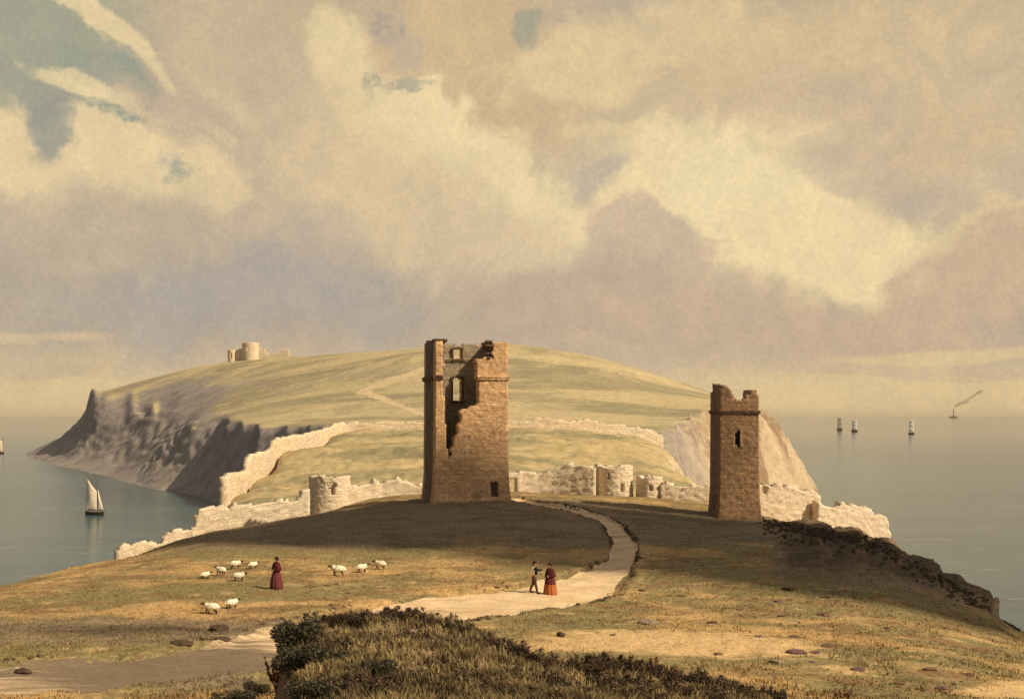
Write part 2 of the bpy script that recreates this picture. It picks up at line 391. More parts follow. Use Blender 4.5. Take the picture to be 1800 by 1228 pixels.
# lumps and hollows of rough pasture
amp = 0.10 + 0.10 * sstep(60, 100, Y) + 0.5 * sstep(125, 170, Y)
near.Z = near.Z + amp * (1.3 * fbm(X / 5, Y / 7, 4, 3)) + 0.10 * fbm(X / 1.1, Y / 1.3, 3, 9) * sstep(14, 24, Y) * (1 + sstep(100, 160, Y))
pxg = CX + F * X / Y
edge = sstep(1330, 1420, pxg) * (1 - sstep(1790, 1900, pxg)) * sstep(68, 76, Y) * (1 - sstep(98, 106, Y))
near.Z += edge * (0.55 * fbm(X / 2.2, Y / 2.5, 3, 21) + 0.25 * (vnoise(X / 0.9, Y / 1.2, 5) - 0.4))
for sp_x, dh, w_ in ((1448, .55, 60), (1512, .55, 40), (1575, .4, 40), (1650, .75, 60), (1700, .45, 40), (1744, .9, 50)):
    pw_ = pxg + 34 * fbm(X / 2.1 + sp_x, Y / 2.6, 3, 25)
    near.Z += 0.75 * dh * np.clip((pw_ - (sp_x - w_)) / w_, 0, 1) ** 1.3 * (1 - sstep(sp_x, sp_x + 9, pw_)) * sstep(62, 72, Y) * (1 - sstep(100, 106, Y))
mound = sstep(470, 520, pxg) * (1 - sstep(1350, 1500, pxg)) * sstep(14, 18, Y) * (1 - sstep(22.5, 25, Y))
near.Z += mound * (0.30 * fbm(X / 0.9, Y / 1.1, 4, 33))

# the sunken path, in sightings (column, row, half width in metres)
PATH = [(-260, 1216, 3.6), (0, 1200, 3.6), (200, 1182, 3.3), (380, 1158, 3.0), (520, 1126, 2.9), (640, 1094, 3.1), (760, 1068, 3.5), (860, 1056, 3.5), (960, 1043, 2.9), (1030, 1019, 2.1), (1078, 993, 1.2),
        (1096, 970, 0.82), (1095, 948, .74), (1078, 925, .7), (1045, 906, .7), (1000, 894, .7), (955, 886, .8), (915, 879, .8), (899, 872, .8)]
pw = [near.hit(a, b, 24, 118) for a, b, c in PATH]
def resample(pts, ws, step):
    d = [0]
    for a, b in zip(pts[:-1], pts[1:]): d.append(d[-1] + (b.xy - a.xy).length)
    q = np.arange(0, d[-1], step)
    return pchip(d, np.array([[p.x, p.y] for p in pts]), q), pchip(d, np.array(ws), q)
pc, pwid = resample(pw, [c for _, _, c in PATH], 0.4)
def path_dist(x, y):
    x = np.asarray(x, float).ravel(); y = np.asarray(y, float).ravel(); out = np.full(len(x), 9.0)
    sel = np.nonzero((y > 24) & (y < 122) & (x > -40) & (x < 20))[0]
    for k in range(0, len(sel), 40000):
        i = sel[k:k + 40000]
        dd = np.hypot(x[i][:, None] - pc[None, :, 0], y[i][:, None] - pc[None, :, 1]) / pwid[None, :]
        out[i] = dd.min(1)
    return out
pd = path_dist(X, Y).reshape(X.shape)
rag = 0.22 * fbm(X / 0.8, Y / 1.0, 3, 41)
near.Z -= 0.20 * (1 - sstep(0.90, 1.16, pd + rag))
near.Z += 0.10 * np.exp(-((pd + rag - 1.3) / 0.16) ** 2) * (0.3 + 1.4 * vnoise(X / 2.5, Y / 2.5, 43))

FAR = {
 330: [(440, 1000), (560, 830), (600, 775), (740, 766), (900, 764), (1050, 770), (1120, 782), (1150, 800), (1200, 870), (1260, 985)],
 360: [(400, 990), (520, 850), (572, 752), (620, 748), (740, 746), (900, 744), (1050, 749), (1120, 755), (1158, 764), (1185, 800), (1215, 845), (1262, 960)],
 400: [(370, 960), (470, 880), (520, 800), (545, 748), (600, 743), (740, 740), (900, 737), (1050, 741), (1130, 747), (1186, 749), (1205, 775), (1240, 830), (1295, 960)],
 440: [(350, 940), (440, 860), (480, 800), (505, 749), (560, 742), (740, 734), (900, 729), (1050, 733), (1150, 738), (1208, 738), (1232, 770), (1275, 830), (1320, 920)],
 480: [(330, 925), (390, 885), (425, 820), (455, 751), (500, 744), (640, 733), (740, 728), (900, 719), (1100, 724), (1190, 730), (1232, 728), (1262, 760), (1310, 830), (1360, 915)],
 530: [(300, 905), (360, 872), (400, 800), (425, 747), (470, 738), (640, 724), (740, 714), (900, 702), (1050, 706), (1160, 714), (1260, 716), (1306, 719), (1330, 740), (1375, 810), (1425, 872), (1450, 900)],
 570: [(250, 880), (330, 858), (372, 800), (402, 745), (440, 734), (560, 718), (735, 702), (900, 686), (1050, 692), (1160, 700), (1250, 706), (1318, 714), (1338, 724), (1362, 745), (1398, 800), (1424, 842), (1446, 880)],
 660: [(170, 860), (240, 838), (300, 790), (345, 745), (372, 734), (440, 716), (560, 695), (735, 670), (900, 654), (1050, 660), (1150, 679), (1250, 698), (1300, 712), (1334, 724), (1360, 748), (1405, 830), (1425, 866)],
 760: [(100, 845), (190, 820), (255, 775), (305, 737), (335, 722), (400, 694), (560, 655), (735, 625), (900, 606), (1000, 618), (1100, 641), (1180, 666), (1250, 690), (1290, 710), (1330, 770), (1380, 850)],
 860: [(70, 828), (140, 808), (215, 757), (262, 722), (292, 708), (330, 688), (400, 664), (510, 637), (640, 619), (740, 612), (900, 610), (1000, 624), (1100, 648), (1200, 690), (1300, 760), (1360, 840)],
 950: [(55, 818), (110, 796), (148, 750), (170, 712), (186, 702), (206, 698), (250, 686), (330, 662), (400, 645), (510, 630), (640, 620), (900, 622), (1100, 670), (1250, 760), (1330, 830)],
 1040: [(40, 809), (85, 788), (120, 758), (148, 726), (162, 690), (174, 688), (250, 669), (330, 649), (400, 637), (510, 629), (640, 624), (900, 640), (1100, 700), (1250, 790), (1330, 860)],
 1130: [(30, 802), (52, 795), (85, 778), (115, 764), (150, 728), (175, 705), (250, 685), (400, 662), (640, 660), (900, 690), (1150, 790), (1230, 840)],
 1250: [(20, 803), (100, 797), (250, 770), (500, 750), (800, 770), (1000, 820)],
 1330: [(0, 815), (500, 810), (1000, 815)],
}
far = Terrain(FAR, np.arange(-60, 1560, 2.5), 330.0, 1330.0, 1.0038)
X2, Y2 = far.X, far.Y
gz = np.hypot(*np.gradient(far.Z, axis=(0, 1))[::1]) if False else np.abs(np.gradient(far.Z, axis=1) / np.gradient(X2, axis=1))
steep = sstep(0.35, 0.9, gz); far_px = CX + F * X2 / Y2
chalk_side = sstep(1050, 1250, far_px)
gull = np.abs(fbm((X2 + 0.45 * Y2) / 26, (Y2 - 0.45 * X2) / 110, 4, 51)) * 2
far.Z += 4.2 * np.exp(-((far_px - 165) / 9) ** 2 - ((Y2 - 1015) / 45) ** 2) + 3.0 * np.exp(-((far_px - 232) / 9) ** 2 - ((Y2 - 905) / 40) ** 2) + 2.5 * np.exp(-((far_px - 268) / 8) ** 2 - ((Y2 - 850) / 30) ** 2)
far.Z += sstep(1, 6, far.Z) * steep * (0.75 - 0.25 * (1 - chalk_side)) * np.sin(2 * np.pi * (far.Z / 7.5 + 1.6 * fbm(X2 / 40, Y2 / 40, 3, 63)))
far.Z += sstep(-5, 1, far.Z) * steep * ((-2.6 * (1 - chalk_side) - 6.0 * chalk_side) * (gull - 0.35) + 2.2 * fbm(X2 / 12, Y2 / 16, 4, 57)) + sstep(-5, 1, far.Z) * (1 - steep) * 0.7 * fbm(X2 / 30, Y2 / 40, 4, 61)

def near_material(name, grass=False):
    m, g, bs = material(name)
    geo = g.new('ShaderNodeNewGeometry'); pos = geo.outputs['Position']
    at = g.new('ShaderNodeAttribute'); at.attribute_name = 'heath_shade'; heath_shade = at.outputs['Fac']
    a2 = g.new('ShaderNodeAttribute'); a2.attribute_name = 'bare'; bare = a2.outputs['Fac']
    n1 = g.noise(g.mapping(pos, sc=(0.09, 0.13, 0.1)), 1.0, 5, 0.6, 0.6)
    n2 = g.noise(g.mapping(pos, sc=(0.5, 0.9, 0.5)), 1.0, 5, 0.6)
    n3 = g.noise(pos, 5.0, 4, 0.7)
    n4 = g.noise(g.mapping(pos, sc=(0.22, 0.45, 0.3)), 1.0, 4, 0.6, 0.8)
    c = g.mix(g.rng(n1, 0.40, 0.55), GOLD, OLIVE)
    c = g.mix(g.rng(n4, 0.50, 0.62, 0, 0.8), c, UMBER)
    c = g.mix(g.rng(n2, 0.55, 0.72, 0, 0.6), c, STRAW)
    hm = g.rng(g.math('ADD', heath_shade, g.math('MULTIPLY', g.math('SUBTRACT', n2, 0.5), 0.9)), 0.3, 0.75)
    c = g.mix(g.math('MULTIPLY', hm, 0.85), c, g.mix(g.rng(n4, 0.35, 0.65), HEATH_SHADE, HEATH_SHADE2))
    c = g.mix(g.rng(g.math('ADD', heath_shade, g.math('MULTIPLY', g.math('SUBTRACT', n2, 0.5), 0.8)), 1.0, 1.5, 0, 0.85), c, g.mix(g.rng(n4, 0.35, 0.65), (0.095, 0.068, 0.045), (0.15, 0.105, 0.065)))
    bm = g.rng(g.math('ADD', bare, g.math('MULTIPLY', g.math('SUBTRACT', n2, 0.5), 1.1)), 0.35, 0.7)
    c = g.mix(bm, c, g.mix(g.rng(n3, 0.3, 0.7), SAND, SAND2))
    c = g.mix(1.0, c, g.mix(g.rng(n3, 0.32, 0.68), (0.62, 0.60, 0.55), (1.22, 1.2, 1.15)), 'MULTIPLY')
    if grass:
        a3 = g.new('ShaderNodeAttribute'); a3.attribute_name = 'tone'
        c = g.mix(1.0, c, g.mix(a3.outputs['Fac'], (0.62, 0.66, 0.6), (1.35, 1.28, 1.15)), 'MULTIPLY')
    if not grass:
        sx = g.new('ShaderNodeSeparateXYZ'); g.put(sx.inputs[0], geo.outputs['True Normal'])
        sp = g.new('ShaderNodeSeparateXYZ'); g.put(sp.inputs[0], pos)
        st = g.rng(g.math('ADD', sx.outputs[2], g.math('MULTIPLY', g.math('SUBTRACT', n2, 0.5), 0.35)), 0.86, 0.70)
        isch = g.rng(sp.outputs[1], 118, 128)
        ck = g.mix(g.rng(g.noise(g.mapping(pos, sc=(0.25, 0.1, 0.5)), 1.0, 5), 0.42, 0.62), CHALK, CHALK2)
        earth = g.mix(g.rng(n3, 0.3, 0.7), EARTH, tuple(v * 1.7 for v in EARTH))
        # inner ward: smoother green turf
        ward = g.mix(g.rng(g.noise(g.mapping(pos, sc=(0.03, 0.045, 0.03)), 1.0, 5, 0.6, 0.8), 0.43, 0.58), WARD, WARD2)
        ward = g.mix(1.0, ward, g.mix(g.rng(g.noise(pos, 0.8, 6, 0.7), 0.3, 0.7), (0.8, 0.8, 0.78), (1.15, 1.15, 1.1)), 'MULTIPLY')
        c = g.mix(isch, c, ward)
        c = g.mix(st, c, g.mix(isch, earth, ck))
        bump(g, bs, g.math('ADD', n3, g.math('MULTIPLY', n2, 1.5)), 0.8, 0.14)
    g.put(bs.inputs['Base Color'], c)
    bs.inputs['Roughness'].default_value = 0.95
    return m
HAZE = 0.00003
GOLD, OLIVE, UMBER, STRAW = (0.53, 0.345, 0.155), (0.27, 0.215, 0.10), (0.26, 0.16, 0.078), (0.68, 0.47, 0.23)
HEATH_SHADE, HEATH_SHADE2 = (0.19, 0.145, 0.10), (0.30, 0.225, 0.14)  # dark turf tones, heather and painted cloud shade together
SAND, SAND2 = (0.74, 0.52, 0.27), (0.62, 0.42, 0.20)
CHALK, CHALK2, EARTH = (0.58, 0.46, 0.31), (0.40, 0.28, 0.17), (0.14, 0.09, 0.055)
WARD, WARD2 = (0.50, 0.385, 0.205), (0.30, 0.255, 0.145)

# heath on brow and mound, with cloud shade painted into the ground colour; bare sandy ground by the track and on the right slope
def heath_shade_at(x, y):
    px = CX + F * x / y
    a = sstep(70, 80, y + 4 * fbm(x / 9, y / 9, 3, 71)) * (1 - sstep(94, 99, y)) * sstep(-30, -20, x) * (1 - sstep(60, 70, x))  # crest band, darkened in colour to deepen the cloud shadow
    b = sstep(1330, 1400, px) * sstep(56, 68, y + 3 * fbm(x / 3, y / 3, 3, 73)) * (1 - sstep(104, 110, y))  # brow heather, with cloud shade worked into its tone
    l = 1.25 * np.exp(-(((px - 230) / 330) ** 2 + ((y - 46.0) / 3.6) ** 2)) + 1.0 * np.exp(-(((px - 300) / 180) ** 2 + ((y - 33.5) / 1.7) ** 2))  # left foreground: shade of a passing cloud put into the turf colour
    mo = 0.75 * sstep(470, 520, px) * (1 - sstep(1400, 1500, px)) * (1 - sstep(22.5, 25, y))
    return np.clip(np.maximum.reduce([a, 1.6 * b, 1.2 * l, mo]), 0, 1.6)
def bare_at(x, y):
    px = CX + F * x / y; py = HY - (near.h(x, y) - CAMZ) * F / y
    e = lambda cx, cy, rx, ry: np.exp(-(((px - cx) / rx) ** 2 + ((py - cy) / ry) ** 2))
    b = e(1080, 1125, 230, 26) + e(1330, 1140, 170, 26) * 0.8 + e(1500, 1180, 120, 20) * 0.6 + 1.2 * e(1790, 1212, 120, 20) + 0.5 * e(60, 1190, 300, 30) + 0.5 * e(600, 1075, 140, 20)
    return np.clip(b * 0.8 * (y > 24.5), 0, 1)
me = near.mesh('headland')
attr(me, 'heath_shade', heath_shade_at(X.ravel(), Y.ravel())); attr(me, 'bare', bare_at(X.ravel(), Y.ravel()))
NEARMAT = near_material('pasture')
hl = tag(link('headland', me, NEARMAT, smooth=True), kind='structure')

def far_material():
    m, g, bs = material('down_and_cliffs')
    geo = g.new('ShaderNodeNewGeometry'); pos = geo.outputs['Position']
    sx = g.new('ShaderNodeSeparateXYZ'); g.put(sx.inputs[0], geo.outputs['True Normal'])
    sp = g.new('ShaderNodeSeparateXYZ'); g.put(sp.inputs[0], pos)
    n1 = g.noise(g.mapping(pos, rot=(0, 0, 0.25), sc=(0.006, 0.010, 0.01)), 1.0, 6, 0.62, 1.6)
    n2 = g.noise(g.mapping(pos, sc=(0.03, 0.05, 0.05)), 1.0, 6, 0.65)
    n3 = g.noise(pos, 0.35, 6, 0.7)
    c = g.mix(g.rng(n1, 0.40, 0.60), (0.52, 0.42, 0.24), (0.31, 0.265, 0.16))
    c = g.mix(g.rng(n2, 0.5, 0.75, 0, 0.6), c, (0.58, 0.45, 0.26)); c = g.mix(g.rng(g.noise(pos, 0.11, 5, 0.7), 0.56, 0.68, 0, 0.5), c, (0.22, 0.185, 0.105))
    ridge = g.noise(g.mapping(pos, rot=(0, 0, 0.42), sc=(0.055, 0.012, 0.03)), 1.0, 6, 0.62, 0.4)
    chalk = g.mix(g.rng(ridge, 0.40, 0.60), (0.50, 0.39, 0.26), (0.27, 0.18, 0.115))
    chalk = g.mix(g.rng(n2, 0.5, 0.7, 0, 0.5), chalk, (0.38, 0.26, 0.155))
    rock = g.mix(g.rng(n2, 0.38, 0.62), (0.37, 0.315, 0.285), (0.26, 0.225, 0.215))
    rock = g.mix(g.rng(ridge, 0.5, 0.7, 0, 0.7), rock, (0.33, 0.295, 0.21))
    side = g.rng(sp.outputs[0], 40, 90)
    sz = g.math('ADD', sp.outputs[2], g.math('MULTIPLY', g.math('SUBTRACT', n2, 0.5), 26.0))
    st = g.rng(g.math('ADD', sx.outputs[2], g.math('MULTIPLY', g.math('SUBTRACT', n2, 0.5), 0.2)), 0.955, 0.90)
    st = g.math('MAXIMUM', st, g.math('MULTIPLY', g.rng(sz, 33, 27), g.rng(sp.outputs[1], 380, 420)))
    c = g.mix(st, c, g.mix(side, rock, chalk))
    c = g.mix(1.0, c, g.mix(g.rng(n3, 0.3, 0.7), (0.8, 0.8, 0.8), (1.15, 1.14, 1.1)), 'MULTIPLY')
    g.put(bs.inputs['Base Color'], c); bump(g, bs, g.math('ADD', n2, g.math('MULTIPLY', n3, 0.4)), 0.9, 2.0)
    return m
# pale footpath over the far down
def strip(name, terr, centre, width, lift, mat, sub=6, ragged=0.25, seed=1, sc=1.0):
    c = np.asarray(centre); t = np.gradient(c, axis=0); t /= np.linalg.norm(t, axis=1)[:, None]; nrm = np.stack([t[:, 1], -t[:, 0]], 1)
    w = np.asarray(width); s = np.linspace(-1, 1, sub + 1)
    e0 = 1 + ragged * fbm(c[:, 0] / sc, c[:, 1] / sc, 3, seed); e1 = 1 + ragged * fbm(c[:, 0] / sc, c[:, 1] / sc, 3, seed + 7)
    ww = np.where(s[None, :] < 0, e0[:, None], e1[:, None]) * w[:, None] * s[None, :]
    x = c[:, 0][:, None] + nrm[:, 0][:, None] * ww; y = c[:, 1][:, None] + nrm[:, 1][:, None] * ww
    z = terr.h(x, y) + lift
    n, k = x.shape; idx = np.arange(n * k).reshape(n, k)
    f = np.stack([idx[:-1, :-1], idx[:-1, 1:], idx[1:, 1:], idx[1:, :-1]], -1).reshape(-1, 4)
    return tag(link(name, mesh_np(name, np.stack([x, y, z], -1).reshape(-1, 3), f), mat, smooth=True), kind='structure')
def sand_material(name, a, b, dark, sc=1.0, lo=0.54):
    m, g, bs = material(name); pos = g.new('ShaderNodeNewGeometry').outputs['Position']
    n1 = g.noise(g.mapping(pos, sc=(0.35 * sc, 0.8 * sc, 0.5 * sc)), 1.0, 5, 0.6, 0.6); n2 = g.noise(pos, 6.0 * sc, 5, 0.7); n3 = g.noise(g.mapping(pos, sc=(0.16 * sc, 1.1 * sc, 0.5 * sc)), 1.0, 5, 0.6, 0.8)
    c = g.mix(g.rng(n1, 0.35, 0.65), a, b); c = g.mix(g.rng(n3, lo, lo + 0.14, 0, 0.75), c, dark)
    at = g.new('ShaderNodeAttribute'); at.attribute_name = 'heath_shade'
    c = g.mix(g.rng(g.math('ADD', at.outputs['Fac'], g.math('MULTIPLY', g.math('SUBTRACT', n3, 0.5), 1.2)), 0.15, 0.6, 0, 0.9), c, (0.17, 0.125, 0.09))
    c = g.mix(1.0, c, g.mix(g.rng(n2, 0.3, 0.7), (0.78, 0.76, 0.72), (1.12, 1.12, 1.1)), 'MULTIPLY')
    g.put(bs.inputs['Base Color'], c); bump(g, bs, n2, 0.6, 0.05); return m
PATHMAT = sand_material('trodden_sand', (0.80, 0.60, 0.37), (0.66, 0.47, 0.27), (0.40, 0.27, 0.16))
ps = strip('path', near, pc, pwid * 1.0, 0.035, PATHMAT, 24, 0.22, 81, 2.4)
pv_ = np.zeros(len(ps.data.vertices) * 3); ps.data.vertices.foreach_get('co', pv_); pv_ = pv_.reshape(-1, 3)
ppx = CX + F * pv_[:, 0] / pv_[:, 1]; ppy = HY - (pv_[:, 2] - CAMZ) * F / pv_[:, 1]
attr(ps.data, 'heath_shade', np.clip(0.42 * sstep(560, 430, ppx) + 1.0 * np.exp(-(((ppx - 330) / 200) ** 2 + ((ppy - 1180) / 26) ** 2)) + .9 * np.exp(-(((ppx - 190) / 130) ** 2 + ((ppy - 1148) / 18) ** 2)), 0, 1))  # shade on the lower-left track, painted as dark patches in its colour
fp = [far.hit(a, b, 340, 800) for a, b in [(762, 735), (735, 725), (690, 708), (655, 694), (640, 687), (668, 676), (700, 664), (735, 652), (775, 640), (800, 628)]]
fc, fw = resample(fp, [2.0, 2.0, 2.4, 3.0, 4.5, 6.5, 6.5, 5, 4, 3], 2.0)
n_, m_ = far.Z.shape; idx = np.arange(n_ * m_).reshape(n_, m_)
ff = np.stack([idx[:-1, :-1], idx[:-1, 1:], idx[1:, 1:], idx[1:, :-1]], -1).reshape(-1, 4)
fv = np.stack([far.X, far.Y, far.Z], -1).reshape(-1, 3); cen = fv[ff].mean(1)
onp = np.zeros(len(ff), bool); sel = np.nonzero((cen[:, 0] > -160) & (cen[:, 0] < 0) & (cen[:, 1] > 340) & (cen[:, 1] < 760))[0]
for k in range(0, len(sel), 20000):
    i = sel[k:k + 20000]; dd = (np.hypot(cen[i][:, None, 0] - fc[None, :, 0], (cen[i][:, None, 1] - fc[None, :, 1]) * .6) / fw[None, :]).min(1)
    onp[i] = dd < 1 + 0.7 * fbm(cen[i][:, 0] / 7, cen[i][:, 1] / 11, 3, 85)
keep = fv[ff][:, :, 2].max(1) > -1.5
fnorm = None
tag(link('hills', mesh_np('hills', fv, ff[keep & ~onp]), far_material(), smooth=True), kind='structure')
use = np.unique(ff[onp]); re_ = np.full(len(fv), -1); re_[use] = np.arange(len(use))
tag(link('footpath', mesh_np('footpath', fv[use], re_[ff[onp]]), sand_material('worn_chalk_turf', (0.66, 0.52, 0.32), (0.58, 0.45, 0.26), (0.52, 0.40, 0.22), 0.1), smooth=True), kind='structure')

# ------------------------------------------------------------------ sea
def sea_material():
    m, g, bs = material('sea_water'); pos = g.new('ShaderNodeNewGeometry').outputs['Position']
    n1 = g.noise(g.mapping(pos, sc=(0.0016, 0.010, 1)), 1.0, 6, 0.6, 0.4)
    n2 = g.noise(g.mapping(pos, sc=(0.02, 0.09, 1)), 1.0, 6, 0.7)
    n3 = g.noise(g.mapping(pos, sc=(0.12, 0.35, 1)), 1.0, 5, 0.65)
    sp = g.new('ShaderNodeSeparateXYZ'); g.put(sp.inputs[0], pos)
    # a breeze ruffles the water inshore; further out it lies calm and mirrors the sky
    calm = g.rng(g.math('LOGARITHM', g.math('ADD', sp.outputs[1], g.math('MULTIPLY', g.math('SUBTRACT', n1, 0.5), 900.0)), 10.0), 2.88, 3.50)
    c = g.mix(g.rng(n1, 0.42, 0.58), (0.006, 0.058, 0.075), (0.036, 0.092, 0.102))
    c = g.mix(g.rng(n2, 0.55, 0.75, 0, 0.4), c, (0.26, 0.27, 0.23)); c = g.mix(g.rng(g.noise(g.mapping(pos, sc=(0.07, 0.30, 1)), 1.0, 3, 0.7), 0.60, 0.70, 0, 0.45), c, (0.40, 0.39, 0.32)); c = g.mix(g.rng(g.noise(g.mapping(pos, sc=(0.004, 0.055, 1)), 1.0, 4, 0.6), 0.55, 0.66, 0, 0.4), c, (0.02, 0.05, 0.058))
    g.put(bs.inputs['Base Color'], c)
    bs.inputs['IOR'].default_value = 1.33; bs.inputs['Specular IOR Level'].default_value = 0.5
    g.put(bs.inputs['Roughness'], g.math('ADD', g.rng(calm, 0, 1, 0.16, 0.10, False), g.math('MULTIPLY', g.math('SUBTRACT', n1, 0.5), 0.12)))
    bn = g.new('ShaderNodeBump'); g.put(bn.inputs['Height'], g.math('ADD', n3, g.math('MULTIPLY', n2, 2.0)))
    g.put(bn.inputs['Strength'], g.rng(calm, 0, 1, 0.26, 0.04, False)); bn.inputs['Distance'].default_value = 0.5
    g.l.new(bn.outputs[0], bs.inputs['Normal'])
    return m
rings = [0, 60, 200, 500, 1000, 2000, 4000, 10000, 15000, 40000]; nseg = 96
sv = [(0, 0, 0)]; sf = []
for r in rings[1:]:
    for k in range(nseg): sv.append((r * math.cos(2 * math.pi * k / nseg), r * math.sin(2 * math.pi * k / nseg), 0))
for k in range(nseg): sf.append((0, 1 + k, 1 + (k + 1) % nseg))
for i in range(len(rings) - 2):
    for k in range(nseg):
        a, b = 1 + i * nseg + k, 1 + i * nseg + (k + 1) % nseg; sf.append((a, a + nseg, b + nseg, b))
sm = bpy.data.meshes.new('sea'); sm.from_pydata(sv, [], sf); sm.update()
tag(link('sea', sm, sea_material(), smooth=True), kind='structure')

# ------------------------------------------------------------------ masonry
def stone_material(name, a, b, mortar, stain, bw=0.55, bh=0.24, stain_lo=0.55, stain_amt=0.7, bmp=0.6, mort_amt=0.6, streak=0.5, bsc=1.0):
    m, g, bs = material(name); uv = g.new('ShaderNodeUVMap'); uv.uv_map = 'UVMap'
    pos = g.new('ShaderNodeTexCoord').outputs['Object']
    wob = g.vmath('SCALE', g.vmath('SUBTRACT', g.noise(pos, 1.7, 5, 0.65, 0, 'Color'), (0.5, 0.5, 0.5)), scale=0.42)
    br = g.new('ShaderNodeTexBrick'); g.put(br.inputs['Vector'], g.vmath('ADD', uv.outputs[0], wob))
    br.inputs['Scale'].default_value = 1.0; br.inputs['Brick Width'].default_value = bw; br.inputs['Row Height'].default_value = bh
    br.inputs['Mortar Size'].default_value = 0.022 * bsc; br.inputs['Mortar Smooth'].default_value = 0.6; br.inputs['Bias'].default_value = 0.0
    br.inputs['Color1'].default_value = (0, 0, 0, 1); br.inputs['Color2'].default_value = (1, 1, 1, 1); br.inputs['Mortar'].default_value = (.5, .5, .5, 1)
    b2 = g.new('ShaderNodeTexBrick'); g.put(b2.inputs['Vector'], g.vmath('ADD', uv.outputs[0], g.vmath('SCALE', wob, scale=1.3)))
    for k_, v_ in (('Scale', 1.0), ('Brick Width', bw * 1.7), ('Row Height', bh * 1.75), ('Mortar Size', 0.03 * bsc), ('Mortar Smooth', 0.7), ('Color1', (0, 0, 0, 1)), ('Color2', (1, 1, 1, 1)), ('Mortar', (.5, .5, .5, 1))): b2.inputs[k_].default_value = v_
    pm = g.rng(g.noise(pos, 0.9 / bsc, 3, 0.5), 0.47, 0.53)
    n1 = g.noise(pos, 0.45 / bsc, 6, 0.65); n2 = g.noise(pos, 3.2 / bsc, 6, 0.7); n3 = g.noise(pos, 14.0 / bsc, 4, 0.7)
    nh = g.noise(g.mapping(pos, sc=(0.8 / bsc, 0.8 / bsc, 5.0 / bsc)), 1.0, 4, 0.65, 0.5)
    bc = g.new('ShaderNodeSeparateColor'); g.put(bc.inputs[0], g.mix(pm, br.outputs['Color'], b2.outputs['Color'])); mf = g.math('ADD', g.math('MULTIPLY', br.outputs['Fac'], g.math('SUBTRACT', 1.0, pm)), g.math('MULTIPLY', b2.outputs['Fac'], pm))
    t = g.math('ADD', g.math('MULTIPLY', bc.outputs[0], 0.5), g.math('MULTIPLY', n2, 0.6))
    c = g.mix(g.rng(t, 0.2, 0.8), a, b)
    c = g.mix(g.math('MULTIPLY', mf, mort_amt), c, mortar)
    c = g.mix(g.rng(g.math('ADD', n1, g.math('MULTIPLY', g.math('SUBTRACT', n2, 0.5), 0.5)), stain_lo, stain_lo + 0.12, 0, stain_amt), c, stain)
    c = g.mix(g.rng(nh, 0.58, 0.70, 0, streak), c, mortar)
    c = g.mix(1.0, c, g.mix(g.rng(n3, 0.3, 0.7), (0.75, 0.75, 0.75), (1.18, 1.18, 1.18)), 'MULTIPLY')
    g.put(bs.inputs['Base Color'], c)
    bump(g, bs, g.math('SUBTRACT', g.math('ADD', n2, g.math('MULTIPLY', n3, 0.5)), g.math('MULTIPLY', mf, 0.6)), bmp, 0.1 * bsc)
    return m
BRICK = stone_material('tower_stone', (0.82, 0.52, 0.275), (0.58, 0.355, 0.18), (0.28, 0.17, 0.095), (0.30, 0.19, 0.105), bw=0.5, bh=0.21, stain_lo=0.57, mort_amt=0.5, streak=0.7)
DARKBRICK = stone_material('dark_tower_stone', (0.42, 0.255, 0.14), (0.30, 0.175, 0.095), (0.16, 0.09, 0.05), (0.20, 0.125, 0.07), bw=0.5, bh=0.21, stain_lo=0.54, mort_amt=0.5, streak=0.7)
SHADESTONE = stone_material('shaded_side_stone', (0.30, 0.215, 0.15), (0.21, 0.145, 0.10), (0.12, 0.08, 0.055), (0.15, 0.105, 0.07), bw=0.5, bh=0.21, stain_lo=0.5, mort_amt=0.5, streak=0.7)  # tower stone with the shade of the left faces put into its colour
LEDGE = stone_material('string_course_stone', (0.22, 0.13, 0.07), (0.14, 0.085, 0.045), (0.07, 0.04, 0.025), (0.09, 0.055, 0.03), bw=0.9, bh=0.6)
INNER = stone_material('inner_face_stone', (0.42, 0.335, 0.23), (0.34, 0.265, 0.175), (0.20, 0.15, 0.10), (0.25, 0.19, 0.125), stain_lo=0.55)
LIME = stone_material('pale_limestone', (0.82, 0.69, 0.50), (0.72, 0.58, 0.41), (0.52, 0.37, 0.24), (0.56, 0.39, 0.25), bw=0.62, bh=0.28, stain_lo=0.60, stain_amt=0.6, mort_amt=0.3, streak=0.4, bmp=0.75)
LIME_FAR = stone_material('far_limestone', (0.80, 0.66, 0.47), (0.68, 0.54, 0.37), (0.50, 0.33, 0.19), (0.55, 0.38, 0.22), bw=1.4, bh=0.7, stain_lo=0.58, stain_amt=0.6, mort_amt=0.3, streak=0.3, bsc=2.5)

